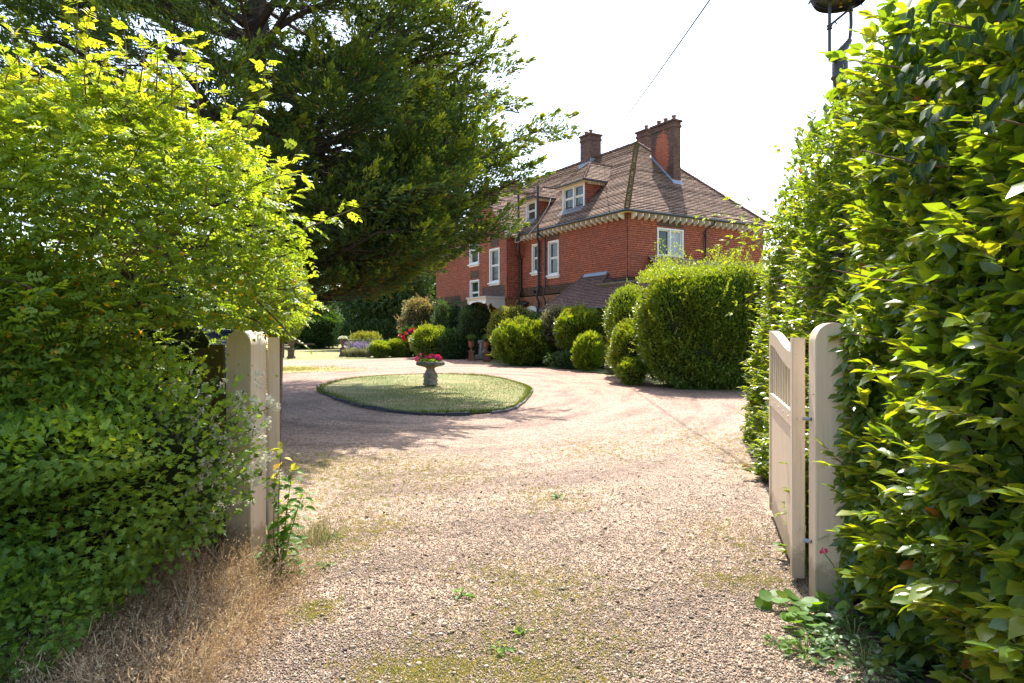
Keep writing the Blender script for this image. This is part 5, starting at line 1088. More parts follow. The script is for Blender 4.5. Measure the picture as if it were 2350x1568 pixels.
    for i in range(int(Ln*16)):
        s_ = rng.random()*Ln; z_ = rng.uniform(.1, min(H0, H1)); b = Vector((d[0]*s_-nrm[0]*.3, d[1]*s_-nrm[1]*.3, z_)); q = Vector((nrm[0], nrm[1], 0))*rng.uniform(.25, .42)+Vector((rng.normal()*.12, rng.normal()*.12, rng.uniform(0, .2)))
        mb.tube([b, b+q*.6+Vector((0, 0, -.02)), b+q], [.007, .005, .003], 4)
    mb.build('twig', M['twig'], root)
    return root
hedge_wall('tall_hedge', 'tall hedge running away behind the open right gate towards the drive', (2.24, 4.75), (3.90, 10.9), 3.36, 2.5, 1500, .080, .044, M['L_vib'], amp=.13, seed=1)
hedge_wall('tall_hedge', 'tall broad-leaved hedge nearest the camera, growing over the right gate post', (1.52, .9), (2.12, 4.35), 3.30, 3.30, 1500, .100, .064, M['L_vib'], amp=.13, seed=2, under=.22, lean=.055)
# ivy hanging high on the near hedge
n = 260; yy = rng.uniform(2.0, 3.3, n); zz = 2.3+rng.random(n)*.75; xx = 1.50+.175*(yy-.9)-.10+rng.normal(size=n)*.04
iv = empty('ivy', (1.7, 2.6, 0)); tag(iv, 'dark ivy trailing high on the near right hedge', 'ivy'); leaves('leaf', np.stack([xx-1.7, yy-2.6, zz], 1)[:120], (rndv(n)*.5+[-.4, 0, -.9])[:120], (rndv(n)*.4+[-1, -.2, .3])[:120], .06, .05, rng.random(120), M['L_ivy'], iv, 'ovate', True)
# leaves over the face of the right post
n = 420; t = rng.random(n); xx = 1.955+.08*rng.random(n)+.02*rng.normal(size=n); zz = .1+1.65*t; yy = 4.02+rng.random(n)*.12-.05
k = rng.random(n) < .9; e = empty('hedge_spray', (2.0, 4.08, 0)); tag(e, 'pointed glossy leaves hanging over the right face of the right gate post', 'climber')
leaves('leaf', np.stack([xx-2.0, yy-4.08, zz], 1), rndv(n)*.6+[-.6, -.3, -.35], rndv(n)*.4+[-.2, -.6, .9], .085*rng.uniform(.7, 1.2, n), .036, rng.random(n)*.9, M['L_vib'], e, 'ovate', True)

# weeds at the foot of the right hedge
def clump(name, label, cat, x, y, r, h, n, L, W, mat, tpl='round', zoff=0, group=None, flat=.5):
    e = empty(name, (x, y, gz(y)+zoff)); tag(e, label, cat, group); rr = r*np.sqrt(rng.random(n)); an = rng.uniform(0, 6.28, n); q = np.stack([rr*np.cos(an), rr*np.sin(an), h*(.25+.75*rng.random(n))*(1-(rr/r)**2*.6)], 1)
    leaves('leaf', q, rndv(n)*.5+np.stack([np.cos(an), np.sin(an), np.full(n, .1)], 1), rndv(n)*flat+[-.1, -.2, 1], L*rng.uniform(.6, 1.2, n), W, rng.random(n)*.75, mat, e, tpl, True)
    mb = MB()
    for i in range(0, n, max(1, n//24)): mb.tube([(q[i][0]*.15, q[i][1]*.15, 0), (q[i][0]*.7, q[i][1]*.7, q[i][2]*.8), tuple(q[i])], .003, 4)
    mb.build('stalk', M['cane'], e); return e
for (px, py, r, h, n, L, W, lab) in ((1797, 1392, .085, .09, 9, .085, .085, 'round-leaved mallow seedling on the gravel left of the right gate post'), (1850, 1440, .10, .10, 22, .06, .06, 'bright mallow clump below the right gate post'), (1905, 1425, .11, .13, 26, .075, .075, 'mallow leaves growing against the foot of the right gate post'), (1850, 1500, .12, .08, 50, .045, .03, 'pale sprawling weed on the gravel edge at lower right'), (1960, 1470, .22, .12, 170, .05, .026, 'dark periwinkle ground cover below the near hedge'), (1985, 1530, .22, .10, 150, .05, .028, 'dark leafy ground cover at the lower right corner'), (1790, 1482, .07, .035, 14, .06, .014, 'narrow-leaved weed creeping over the gravel')):
    x, y = gp(px, py); clump('weed', lab, 'weed', x, y, r, h, n, L, W, M['L_weed'] if px < 1920 else M['L_priv'], 'round' if W > .055 else 'ovate')
e = empty('campion', (1.86, 4.0, 0)); tag(e, 'thin campion stem with a small pink flower in front of the right gate post', 'flower')
mb = MB(); mb.tube([(.06, 0, .02), (.03, -.02, .18), (-.02, -.03, .30), (-.075, -.03, .37)], .003, 5); mb.build('stem', M['cane'], e)
n = 14; dd = rndv(n); leaves('petal', dd*.008+[-.075, -.03, .375], dd, rndv(n), .018, .014, rng.random(n), M['petalpink'], e, 'round'); n = 16; leaves('leaf', np.stack([.05-.07*rng.random(n), np.full(n, -.02), .08+.2*rng.random(n)], 1), rndv(n), rndv(n)+[0, 0, 1], .05, .02, rng.random(n), M['L_weed'], e, 'ovate')
for i, (px, py, lab) in enumerate(((1203, 1452, 'small green seedling on the gravel near the centre of the drive'), (1060, 1368, 'tiny seedling among dry grass, left of the centre line'), (765, 1232, 'dark flat rosette weed on the left side of the drive'), (1280, 1143, 'small green weed in the middle distance of the drive'), (745, 1300, 'small rosette weed nearest the tall nettle-like plant'), (1150, 1493, 'bright seedling in the dry grass at the bottom of the drive'))):
    x, y = gp(px, py); clump('seedling', lab, 'weed', x, y, .035+.01*y/4, .03, 12, .03+.004*y, .016+.002*y, M['L_weed'], 'ovate')
x, y = gp(1080, 1530)
lf = empty('fallen_leaves', (0, 0, 0)); n = 70; qx = rng.uniform(-1.6, 1.7, n); qy = rng.uniform(3, 6.5, n); leaves('leaf', np.stack([qx, qy, .006+np.zeros(n)], 1), rndv(n)*[1, 1, .15], rndv(n)*.3+[0, 0, 1], .03, .018, np.full(n, .0)+rng.random(n)*.4, M['deadstem'], lf, 'ovate'); tag(lf, 'small brown fallen leaves scattered over the gravel', 'leaves', None, 'stuff')

# ============================================================ LEFT BUSHES
rose = empty('rose_bush', (0, 0, 0)); tag(rose, 'huge yellow-green shrub rose with long upright shoots filling the left side', 'rose bush')
cs = (-2.90, 4.72, 2.14); ax = (1.36, 1.05, 1.08)
mb = MB(); paths = []
# shoots that stick out of the top and right side, in the photograph's order from the left
shoots = [[(60, 330, 4.3), (45, 150, 4.2), (5, 40, 4.1)], [(150, 330, 4.4), (172, 170, 4.4), (178, 10, 4.3)], [(190, 330, 4.4), (196, 180, 4.4), (200, 30, 4.4)], [(345, 330, 4.5), (358, 220, 4.5), (362, 95, 4.5)], [(300, 310, 4.5), (320, 200, 4.5), (333, 110, 4.6)], [(430, 330, 4.6), (425, 210, 4.6), (410, 90, 4.6)], [(460, 320, 4.6), (452, 200, 4.6), (446, 75, 4.6)], [(540, 350, 4.7), (590, 250, 4.7), (612, 140, 4.7)], [(500, 340, 4.7), (520, 260, 4.7), (505, 200, 4.7)], [(560, 440, 4.7), (620, 410, 4.7), (690, 395, 4.7)], [(580, 480, 4.7), (640, 470, 4.7), (695, 440, 4.7)], [(600, 560, 4.7), (700, 525, 4.6), (815, 478, 4.6)], [(590, 590, 4.7), (640, 590, 4.6), (690, 570, 4.6)], [(600, 650, 4.6), (650, 665, 4.6), (690, 655, 4.6)], [(590, 690, 4.5), (640, 740, 4.5), (680, 785, 4.5), (722, 790, 4.5)], [(560, 725, 4.45), (600, 745, 4.4), (612, 790, 4.4)], [(240, 300, 4.3), (236, 220, 4.3), (250, 160, 4.3)], [(100, 330, 4.3), (85, 230, 4.2), (100, 130, 4.2)], [(20, 420, 4.0), (60, 470, 3.9), (110, 520, 3.8)], [(0, 640, 3.6), (60, 655, 3.55), (110, 690, 3.5)], [(270, 250, 4.4), (290, 150, 4.4), (285, 70, 4.4)], [(390, 300, 4.5), (395, 180, 4.5), (380, 140, 4.5)]]
shoots3 = []
for _ in range(46):
    g = rng.uniform(-2.6, .9); q = np.array([cs[0]+ax[0]*rng.uniform(-.95, .98), cs[1]+rng.uniform(-.75, .5), 0]); q[2] = cs[2]+ax[2]*math.sqrt(max(.02, 1-((q[0]-cs[0])/ax[0])**2*.95-((q[1]-cs[1])/1.1)**2*.6))-.10
    dd = unit(np.array([.25*(q[0]-cs[0])+.1, -.1, 1.0])+rng.normal(size=3)*.25); h_ = rng.uniform(.18, .5); paths.append(cane([q, q+dd*h_*.5+rng.normal(size=3)*.02, q+dd*h_+np.array([.06, 0, -.02])], .006, None, mb))
for s_ in shoots: paths.append(cane([P(*q)[:] for q in s_], .009, None, mb))
A = compound(paths, .050, 7, .052, .3, .35, .095)
# the dense mass: short twigs pointing out of a lumpy volume
def mass(K, c, a, p, lump, seed, tw, nl, ll, out, depth=.3, zmin=.3, up=.35, f=3.0, front=.6):
    Pt, nr, dep = shell(K, c, a, p, lump, seed, depth, zmin, f, front); pp = []
    for q, nv in zip(Pt, nr):
        dd = unit(nv*.6+np.array([0, -.1, up])+rng.normal(size=3)*.5); l_ = tw*rng.uniform(.5, 1.2); e_ = q+dd*l_; pp.append(np.array([q, q+dd*l_*.5+[0, 0, .01], e_+np.array([0, 0, -.015])]))
    return compound(pp, tw*.34, nl, ll, .3, .45, out)
B = mass(6000, cs, ax, 2.2, .10, 31, .15, 7, .038, .085)
B2 = mass(3600, (-3.0, 4.0, 1.22), (1.28, .78, .98), 2.2, .18, 33, .16, 7, .038, .09, depth=.6)
C_ = [np.concatenate(z) for z in zip(A, B, B2)]
kp = ~((C_[0][:, 0] > -2.16) & (C_[0][:, 2] < 1.66) & (C_[0][:, 1] < 5.3) & (rng.random(len(C_[0])) < .985)) & (C_[0][:, 0] < -.6); C_ = [z[kp] for z in C_]
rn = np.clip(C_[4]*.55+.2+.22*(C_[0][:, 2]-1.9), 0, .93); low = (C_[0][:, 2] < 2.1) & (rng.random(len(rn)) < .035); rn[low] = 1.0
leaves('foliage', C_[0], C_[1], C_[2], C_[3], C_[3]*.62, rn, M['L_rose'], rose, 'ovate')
for s_ in range(46):
    a0 = np.array([-2.9+rng.normal()*.35, 4.5+rng.normal()*.3, .05]); g = rng.uniform(0, 6.28); t = np.array([cs[0]+ax[0]*.8*math.cos(g)*rng.random()**.4, cs[1]+ax[1]*.8*math.sin(g)*rng.random()**.4-.2, rng.uniform(1.4, 2.9)])
    t[2] = max(t[2], 2.0+.5*rng.random()) if t[0] > -2.5 else t[2]; md = (a0+t)/2+np.array([rng.normal()*.12-(.35 if t[0] > -2.5 else 0), rng.normal()*.12, .3]); r_ = rng.uniform(.008, .024); c_ = cane([a0, md, t], r_, None, mb, 7)
    for _ in range(3):
        i = rng.integers(5, len(c_)-1); q = c_[i]; e_ = q+rng.normal(size=3)*.28+np.array([0, -.08, .12]); mb.tube([q, (q+e_)/2+rng.normal(size=3)*.03, e_], [r_*.45, r_*.35, r_*.2], 5)
mb.build('cane', M['twig'], rose)
core('inner_growth', (cs[0]-.45, cs[1]+.45, cs[2]-.75), (1.05, .45, .75), 2.2, .2, 31, rose, 1.0, .2)
# bright leafy shrub standing behind the gate, right of the rose
SH('mock_orange', 'light green leafy shrub rising behind the left gate post', 'shrub', 560, 690, 590, 8.6, .7, M['L_bright'], yb=790, N=9000, L=.06, W=.028, lump=.18, seed=41, tips=50, bias=.15, cores=False)

haw = empty('hawthorn_bush', (0, 0, 0)); tag(haw, 'dark green lobed-leaf hawthorn bush spilling forward at lower left', 'shrub')
Ps = []; Ds = []; Ns = []
for (c, a, n, sd) in (((-2.75, 3.95, .82), (1.25, .75, .72), 16000, 51), ((-2.0, 3.45, .42), (.42, .35, .28), 0, 52), ((-2.35, 3.2, .30), (.40, .3, .30), 2000, 53), ((-2.5, 3.5, 1.05), (.75, .5, .18), 4000, 54)):
    if not n: continue
    Pt, nr, _ = shell(n, c, a, 2.2, .2, sd, .35, .08, 3.5, .7); Ps.append(Pt); Ds.append(nr+rndv(len(Pt))*.8+[0, -.1, .1]); Ns.append(np.array([0, -.25, 1.])+rndv(len(Pt))*.6)
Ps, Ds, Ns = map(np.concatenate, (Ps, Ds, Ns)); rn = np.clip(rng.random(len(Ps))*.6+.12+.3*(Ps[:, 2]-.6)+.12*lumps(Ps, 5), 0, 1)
leaves('foliage', Ps, Ds, Ns, .042*rng.uniform(.6, 1.25, len(Ps)), .036, rn, M['L_haw'], haw, 'lobe')
core('branches', (-2.85, 4.1, .72), (1.1, .6, .62), 2.2, .18, 51, haw, .85, .02)
mb = MB()
for i in range(40):
    b = np.array([-2.8+rng.normal()*.4, 4.0+rng.normal()*.2, .02]); t = b+np.array([rng.normal()*.5, -rng.random()*.6, rng.uniform(.5, 1.2)]); cane([b, (b+t)/2+rng.normal(size=3)*.08, t], rng.uniform(.004, .012), None, mb, 5)
mb.build('twig', M['twig'], haw)

pv = empty('privet', (0, 0, 0)); tag(pv, 'flowering privet with creamy white panicles in front of the left gate post', 'shrub')
Ps = []; Ds = []; Ns = []; fl = []
mb = MB(); pp = []
for i in range(420):
    c = np.array([-2.17, 4.45, .72]); D_ = rndv(1)[0]; D_[1] = -abs(D_[1])*.8 if rng.random() < .75 else D_[1]; q = c+D_*np.array([.36, .34, .50])*rng.uniform(.5, 1.0)
    if q[2] < .28: continue
    dd = unit(D_*.5+np.array([.15, -.1, .5])+rng.normal(size=3)*.3); l_ = rng.uniform(.12, .24); e_ = q+dd*l_; pp.append((q, e_)); mb.tube([q, e_], [.004, .002], 4, False)
    k = 14; t = rng.random(k)[:, None]; Ps.append(q+(e_-q)*t); Ds.append(rndv(k)+dd*.7); Ns.append(rndv(k)*.6+[0, -.2, 1])
    if rng.random() < (.55 if q[0] > -2.05 else .22): k = 34; h = rng.random(k); fl.append(e_+np.array([0, 0, .0])+dd*h[:, None]*.055+rndv(k)*(.022*(1-h*.6))[:, None])
for tgt in ((590, 930, 4.3), (612, 940, 4.3), (618, 1040, 4.3), (600, 1090, 4.25), (588, 985, 4.25), (560, 905, 4.4)):
    e_ = np.array(P(*tgt)); q = np.array([-1.95, 4.42, e_[2]-.22]); c_ = cane([q, (q+e_)/2+[0, 0, .03], e_], .004, None, mb, 6); k = 24; ii = rng.integers(0, len(c_), k); Ps.append(c_[ii]); Ds.append(rndv(k)+[.4, 0, .4]); Ns.append(rndv(k)*.6+[0, -.2, 1])
    for _ in range(6): k = 30; h = rng.random(k); fl.append(e_+rng.normal(size=3)*.05+rndv(k)*(.028*(1-h*.4))[:, None])
Ps, Ds, Ns = map(np.concatenate, (Ps, Ds, Ns)); leaves('foliage', Ps, Ds, Ns, .042*rng.uniform(.6, 1.2, len(Ps)), .017, rng.random(len(Ps))*.85, M['L_priv'], pv, 'ovate')
fl = np.concatenate(fl); leaves('blossom', fl, rndv(len(fl)), rndv(len(fl)), .015, .015, rng.random(len(fl)), M['petalwhite'], pv, 'quad'); mb.build('twig', M['cane'], pv)

# tall weed in front of the left gate
e = empty('tall_weed', (-1.56, 4.62, 0)); tag(e, 'tall nettle-like weed with yellowing top leaves in front of the left gate', 'weed'); mb = MB(); Ps, Ds, Rs = [], [], []
for (bx_, by_, tx_, ty_, h) in ((0, 0, .02, 0, .86), (.015, .02, .10, -.02, .72), (-.02, 0, -.02, .0, .66), (.02, -.03, .18, -.05, .58), (.0, .03, .06, .03, .48), (.03, 0, .05, 0, .30)):
    c_ = cane([(bx_, by_, 0), ((bx_+tx_)/2-.01, (by_+ty_)/2, h*.5), (tx_, ty_, h)], .006, None, mb, 10)
    for j in range(3, len(c_), 1):
        for s_ in (0, 1):
            if rng.random() < .25: continue
            a_ = j*1.57+s_*3.14+rng.normal()*.3; dd = np.array([math.cos(a_), math.sin(a_)*.7, -.12]); l_ = .02+.02*rng.random(); mb.tube([c_[j], c_[j]+dd*l_], .002, 4, False)
            Ps.append(c_[j]+dd*l_); Ds.append(dd+[0, 0, -.15]); Rs.append(1 if (c_[j][2] > .76 and rng.random() < .5) else rng.random()*.6)
    for j in range(4): Ps.append(c_[-1]); Ds.append(rndv(1)[0]*.7+[0, 0, .4]); Rs.append(.85 if h > .65 else .5)
for j in range(46): a_ = rng.uniform(0, 6.28); r_ = .13*rng.random()**.5; Ps.append(np.array([r_*math.cos(a_)+.03, r_*math.sin(a_), rng.uniform(.02, .26)])); Ds.append(np.array([math.cos(a_), math.sin(a_), .1])); Rs.append(rng.random()*.6)
Ps, Ds, Rs = np.array(Ps), np.array(Ds), np.array(Rs); leaves('leaf', Ps, Ds, rndv(len(Ps))*.4+[0, -.3, 1], .072*rng.uniform(.6, 1.2, len(Ps)), .040, Rs, M['L_weed'], e, 'ovate'); mb.build('stem', M['cane'], e)

# dead brown weeds along the foot of the left bushes
def deadweeds(name, label, n, x0, x1, y0, y1, h0, h1):
    t = rng.random(n); Y = y0+(y1-y0)*t; X = rng.uniform(x0, x1, n)-.07*(Y-3.2); pos0 = np.stack([X, Y, np.zeros(n)], 1); Pb, Db, Lb, Rb = [], [], [], []
    ln_ = np.stack([rng.normal(size=n)*.45+.12, rng.normal(size=n)*.45, np.ones(n)], 1); hh = rng.uniform(h0, h1, n); d = unit(ln_); rn = rng.random(n)
    segs = 4; cur = pos0.copy()
    for s_ in range(segs):
        L_ = hh/segs; Pb.append(cur.copy()); Db.append(d.copy()); Lb.append(L_*1.08); Rb.append(rn); cur = cur+d*L_[:, None]; d = unit(d+rng.normal(size=(n, 3))*.20+[0.02, 0, -.10])
    W1 = np.full(n*segs, .0036)
    leaves_ = (np.concatenate(Pb), np.concatenate(Db), np.concatenate(Lb), np.concatenate(Rb))
    k = 7; ii = np.repeat(np.arange(n), k); tt = rng.uniform(.4, 1.05, n*k)[:, None]; sp_ = pos0[ii]*(1-tt)+cur[ii]*tt+rng.normal(size=(n*k, 3))*.010+[0, 0, .008]
    PP = np.concatenate([leaves_[0], sp_]); DD = np.concatenate([leaves_[1], rndv(n*k)+[0, 0, .3]]); LL = np.concatenate([leaves_[2], rng.uniform(.006, .018, n*k)]); WW = np.concatenate([W1, np.full(n*k, .0055)]); RR = np.concatenate([leaves_[3], rng.random(n*k)])
    NN = rndv(len(PP)); o = leaves(name, PP, DD, NN, LL, WW, RR, M['deadstem'], None, 'quad'); tag(o, label, 'weeds', None, 'stuff')
deadweeds('dead_weeds', 'dry brown dead weed stems along the foot of the left bushes', 3600, -2.25, -1.35, 2.9, 4.75, .10, .34)
deadweeds('weed_litter', 'flattened straw-coloured litter at the edge of the gravel below the left bushes', 2200, -2.3, -1.18, 2.8, 4.9, .03, .12)
e = empty('wispy_weed', (-1.62, 5.45, 0)); tag(e, 'pale wispy grey weed beside the foot of the left gate', 'weed'); n = 260; q = np.stack([rng.normal(size=n)*.10+.05, rng.normal(size=n)*.08, np.zeros(n)], 1); leaves('stem', q, rndv(n)*.6+[.1, 0, .8], rndv(n), rng.uniform(.08, .28, n), .006, rng.random(n), M['L_silver'], e, 'spike')

# ============================================================ THE BIG CYPRESS
TX, TY = -7.0, 18.7
cyp = empty('cypress_tree', (0, 0, 0)); tag(cyp, 'huge spreading dark cypress overhanging the drive, filling the upper left', 'tree')
mb = MB(); tg = gz(TY)
trunk = cane([(TX, TY, tg-.1), (TX+.15, TY, 2.2), (TX-.1, TY+.1, 6), (TX+.1, TY, 10), (TX, TY, 15)], .55, None, mb, 8)
mb.build('trunk', M['bark'], cyp, True)
def RH(h): return float(np.interp(h, [1.5, 2.6, 3.4, 4, 5, 6, 8, 10.5, 12.5, 14.5, 16], [2.3, 3.2, 4.0, 4.8, 5.6, 6.0, 6.1, 5.7, 4.9, 3.4, .8]))
lm = MB(); tw = MB(); PLP, PLD, PLL, PLB = [], [], [], []
def add_limb(z0, tip, r0, nsec, brown=0.0, tfrom=.3, plen=(.65, 1.25), spread=1.0):
    b = np.array([np.interp(z0, trunk[:, 2], trunk[:, 0]), np.interp(z0, trunk[:, 2], trunk[:, 1]), z0]); tip = np.array(tip, float); d = tip-b; L = np.linalg.norm(d)
    sg = rng.normal(size=3)*.05*L; sg[2] = -abs(sg[2])*.3-.015*L
    c = cane([b, b+d*.35+sg, b+d*.7+sg*.8, tip], r0, None, lm, 7); n = len(c)
    for i in range(nsec):
        t = tfrom+(1-tfrom)*(i+rng.random())/nsec; j = min(int(t*(n-1)), n-2); q = c[j]+(c[j+1]-c[j])*(t*(n-1)-j); ax_ = unit(c[min(j+2, n-1)]-c[j])
        a = rng.choice([-1, 1])*rng.uniform(.35, 1.15); dd = np.array([ax_[0]*math.cos(a)-ax_[1]*math.sin(a), ax_[0]*math.sin(a)+ax_[1]*math.cos(a), ax_[2]*.4+rng.uniform(-.06, .12)]); dd = unit(dd)
        l2 = rng.uniform(.7, 2.0)*(1.15-.55*t)*spread; e_ = q+dd*l2; m_ = (q+e_)/2+[0, 0, -.06*l2]; tw.tube([q, m_, e_], [.022, .015, .006], 4, False)
        for k in range(rng.integers(1, 4) if t > .55 else int(rng.random() < .3)):
            u = rng.uniform(.5, 1); s_ = q+(e_-q)*u; pd = unit(dd*.8+rng.normal(size=3)*[.42, .42, .16]+np.array([0, 0, .16])); PLP.append(s_); PLD.append(pd); PLL.append(rng.uniform(*plen)*(.95+.45*t)); PLB.append(brown*(1.3-t)+(.12 if t < .55 else 0))
        for k in range(3):
            e2 = q+rng.normal(size=3)*[.6, .6, .12]+dd*.6; tw.tube([q, (q+e2)/2+rng.normal(size=3)*.05, e2], [.010, .007, .003], 3, False)
    PLP.append(tip-unit(d)*.5); PLD.append(unit(d*.7+[0, 0, L*.25])); PLL.append(1.15); PLB.append(0)
for i in range(122):
    h = 3.0+12.2*(i/122)**.9; h = round(h/.95)*.95+rng.normal()*.13; az = i*2.39996+rng.normal()*.25; rr = RH(h)*rng.uniform(.74, 1.04)
    if h < 3.6 and math.sin(az) > .2: h += .8
    z0 = max(1.5, h-rr*rng.uniform(.06, .22)); tip = (TX+rr*math.cos(az), TY+rr*math.sin(az)*(1.42 if math.sin(az) > 0 else 1.0), h+.2)
    add_limb(z0, tip, .10+.05*rng.random() if h < 11 else .07, 13 if h < 12 else 10, .55 if h < 4.4 else (.2 if h < 6 else .05))
# named reaches that make the outline towards the house
for (px, py, Y, z0, ns) in ((1272, 284, 19.0, 4.6, 13), (1222, 400, 18.6, 4.2, 10), (1176, 522, 18.6, 2.8, 10), (1155, 128, 18.0, 6.5, 9), (1095, 30, 17.5, 8.2, 9), (1140, 190, 18.3, 6.0, 9), (1130, 300, 18.0, 5.0, 10), (1175, 340, 18.5, 4.6, 9), (1150, 440, 18.3, 3.5, 7), (1050, 500, 17.6, 3.0, 8), (960, 575, 17.4, 2.6, 7), (1090, 90, 17.7, 7.2, 9), (860, 640, 17.8, 2.4, 7), (930, 520, 16.0, 2.5, 9), (1010, 420, 15.8, 3.6, 9), (1110, 360, 17.5, 4.8, 9), (760, 640, 17.0, 1.9, 8), (830, 600, 19.5, 2.2, 8)):
    add_limb(z0, P(px-(28 if px > 1200 else 62), py+12, Y)[:], .10, ns, .6 if py > 540 else .15, .45, (.55, 1.0), .62 if px > 1150 else .9)
for i in range(16):
    az = .02+.95*rng.random(); h = 4.0+4.6*(i/16)+rng.normal()*.1; rr = rng.uniform(3.9, 4.6)+.25*(h-4)
    add_limb(h-.8, (TX+rr*math.cos(az), TY+rr*math.sin(az)*1.15, h), .09, 13, .1)
for i in range(12):
    az = -.15-.9*rng.random(); h = 3.8+4.2*(i/12); rr = rng.uniform(4.0, 4.8)+.1*(h-4)
    add_limb(h-.7, (TX+rr*math.cos(az), TY+rr*math.sin(az), h), .08, 12, .1)
for i, (gx, gy, z) in enumerate(((-5, 18, 5), (-4.3, 17.2, 7), (-3.2, 16, 5.5), (-3.8, 19, 7), (-2.6, 17.3, 8), (-1.5, 15.6, 6.5), (-5, 20, 6), (-4.6, 19.3, 8.5), (-2.2, 16.4, 5), (-3.4, 18, 4.6), (-5.4, 19, 9.5), (-1.3, 16.2, 9))):
    add_limb(z-.9, (gx+.088*z, gy+.669*z, z), .08, 12, .1, .5, (.6, 1.1), .8)
lm.build('limb', M['bark'], cyp, True); tw.build('branch', M['bark'], cyp)
PLP, PLD, PLL, PLB = map(np.array, (PLP, PLD, PLL, PLB)); NP = len(PLP); K = 125
ii = np.repeat(np.arange(NP), K); t = rng.random(NP*K)**.8; ax_ = PLD[ii]; rad = rndv(NP*K); rad = unit(rad-ax_*np.sum(rad*ax_, 1, keepdims=True)); L_ = PLL[ii]
prof = .25*L_*(np.sin(np.clip(t*1.15+.12, 0, 1)*np.pi)**.7)+.015
pp = PLP[ii]+ax_*(t*L_)[:, None]+rad*(prof*rng.uniform(.25, 1, NP*K))[:, None]; dd = ax_*1.0+rad*.5+rndv(NP*K)*.22+[0, 0, .1]
rn = np.clip(rng.random(NP*K)*.34+.06+.50*t**1.6+.12*np.repeat(rng.normal(size=NP), K), 0, .84); bm_k = rng.random(NP*K) < PLB[ii]*(1.15-t); rn[bm_k] = rng.uniform(.89, 1, bm_k.sum())
leaves('foliage', pp, dd, rndv(NP*K), rng.uniform(.09, .17, NP*K), .044, rn, M['L_cyp'], cyp, 'quad')
print('cypress plumes', NP, 'sprigs', NP*K)

# ============================================================ TREES BEHIND
def tree(name, label, x, y, H, rx_, ry_, z0, mat, N, L, lump=.22, seed=0, trunks=((0, 0, .25),), core_=True, blobs=7, group='trees beyond the garden'):
    g = gz(y); e = empty(name, (x, y, g)); tag(e, label, 'tree', group); r = np.random.default_rng(seed); Pa, Na = [], []
    cs_ = [((0, 0, (H+z0)/2), (rx_*.8, ry_*.8, (H-z0)/2))]
    for i in range(blobs):
        a = r.uniform(0, 6.28); q = r.uniform(.35, .62); zz = r.uniform(z0+.15*(H-z0), H-.22*(H-z0)); s_ = r.uniform(.36, .55); cs_.append(((rx_*q*math.cos(a), ry_*q*math.sin(a), zz), (rx_*s_, ry_*s_, (H-z0)*.26)))
    for i, (c, a) in enumerate(cs_):
        n = int(N*(.34 if i == 0 else .66/blobs)); Pt, nr, _ = shell(n, c, a, 2.1, lump, seed+i, .3, None, 4, .5); Pa.append(Pt); Na.append(nr)
    Pa, Na = np.concatenate(Pa), np.concatenate(Na); n = len(Pa)
    leaves('crown', Pa, Na*.6+rndv(n)*.8+[0, 0, -.25], rndv(n)*.7+[0, 0, .8]+Na*.4, L*rng.uniform(.6, 1.2, n), L*.45, np.clip(rng.random(n)*.7+.15+.18*lumps(Pa*.25, seed), 0, 1), mat, e, 'quad')
    if core_:
        for (c, a) in cs_[:1]: core('inner_crown', c, a, 2.1, lump, seed, e, .72, z0*.8)
    mb = MB()
    for (tx_, ty_, r_) in trunks: mb.tube([(tx_*.3, ty_*.3, -.2), (tx_*.6, ty_*.6, z0*.6+.6), (tx_, ty_, z0+1.2), (tx_*1.4, ty_*1.2, (H+z0)/2)], [r_*1.2, r_, r_*.8, r_*.3], 8)
    mb.build('trunk', M['bark2'] if 'bark2' in M else M['bark'], e, True); return e
M['bark2'] = plain('grey_bark', (.13, .105, .08), .9, c2=(.06, .05, .04), scale=3, bumps=.6)
def TR(name, label, px0, px1, yt, Y, mat, N, z0=1.0, ry_=None, **k):
    x = ((px0+px1)/2-CX)/FPX*Y; rx_ = (px1-px0)/2/FPX*Y; H = EYE+(HY-yt)/FPX*Y-gz(Y); return tree(name, label, x, Y, H, rx_, ry_ or rx_*.8, z0, mat, N, **k)
TR('chestnut_tree', 'broad dark green tree with forked trunks on the far lawn left of the house', 770, 1010, 560, 58, M['L_dark'], 26000, 2.2, L=.34, seed=61, trunks=((.3, -.6, .26), (1.6, -.4, .22), (.9, .3, .2)), ry_=3.6)
TR('lime_tree', 'sunlit light green tree behind the left end of the house', 905, 1035, 500, 72, M['L_mid'], 16000, 2.5, L=.34, seed=62)
TR('lime_tree', 'light green tree seen through the lower cypress boughs', 600, 760, 560, 74, M['L_mid'], 14000, 3, L=.34, seed=63)
TR('holly_tree', 'dark bushy tree behind the lawn, left of the forked trunks', 640, 800, 650, 63, M['L_dark'], 18000, .3, L=.26, seed=64, ry_=3)
TR('oak_tree', 'mid green tree at the far left of the lawn behind the gate', 520, 700, 600, 66, M['L_mid'], 14000, 1.5, L=.3, seed=65)
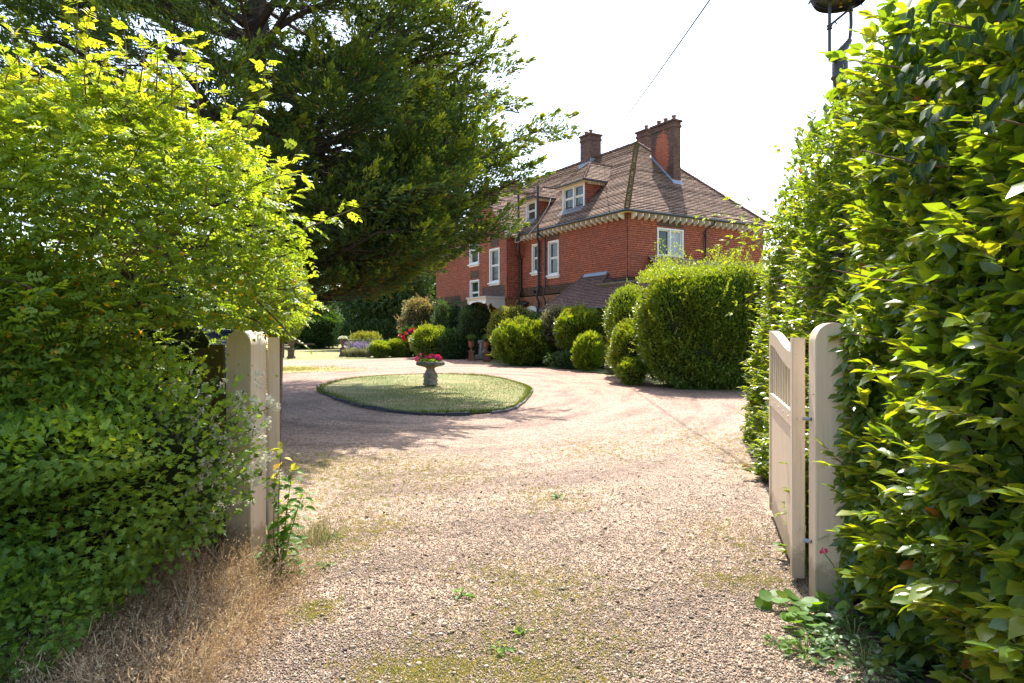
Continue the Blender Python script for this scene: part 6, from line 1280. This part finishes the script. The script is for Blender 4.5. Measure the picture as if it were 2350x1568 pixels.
TR('holly_tree', 'dark low tree filling the gap right of the forked trunks', 880, 1010, 690, 60, M['L_dark'], 14000, .2, L=.24, seed=66, ry_=2.5)
TR('oak_tree', 'tall tree hidden far behind the left bushes', 180, 480, 520, 62, M['L_dark'], 16000, 1, L=.36, seed=67)
TR('oak_tree', 'tall tree behind the rose bush at the far left edge', -120, 240, 560, 55, M['L_dark'], 16000, .6, L=.36, seed=68)
SH('rhododendron', 'dark green spreading rhododendron at the back of the lawn', 'shrub', 650, 790, 712, 60.5, 2.0, M['L_dark'], N=12000, L=.2, W=.08, lump=.26, seed=69)
SH('rhododendron', 'dark shrub bank behind the lavender and yellow shrub', 'shrub', 775, 930, 738, 57, 1.6, M['L_dark'], N=9000, L=.2, W=.08, lump=.26, seed=70)
# boundary wood
def woodland():
    n = 60000; a = rng.uniform(-1.15, .75, n); rr = 88+rng.normal(size=n)*2.5; X = rr*np.sin(a); Y = rr*np.cos(a); H = 6.2+2.2*np.sin(a*14)+1.3*np.sin(a*33+1)+.8*np.sin(a*71); z = rng.random(n)**.8*H
    o = leaves('woodland', np.stack([X, Y, gzv(Y)+z], 1), rndv(n)+[0, -.2, .1], rndv(n)+[0, 0, .6], .75, .42, rng.random(n)*.8, M['L_dark'], None, 'quad'); tag(o, 'dense belt of trees closing the view beyond the garden', 'woodland', None, 'stuff')
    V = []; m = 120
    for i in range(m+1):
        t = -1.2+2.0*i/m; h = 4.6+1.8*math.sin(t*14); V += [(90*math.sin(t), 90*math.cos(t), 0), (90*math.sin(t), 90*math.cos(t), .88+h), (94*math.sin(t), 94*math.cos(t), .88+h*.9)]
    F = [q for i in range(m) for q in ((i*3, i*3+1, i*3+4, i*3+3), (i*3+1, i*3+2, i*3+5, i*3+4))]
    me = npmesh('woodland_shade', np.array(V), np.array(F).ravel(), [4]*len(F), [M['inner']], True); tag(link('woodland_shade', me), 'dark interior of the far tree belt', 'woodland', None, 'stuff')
woodland()
print('objects', len(bpy.data.objects), 'verts', sum(len(m.vertices) for m in bpy.data.meshes))
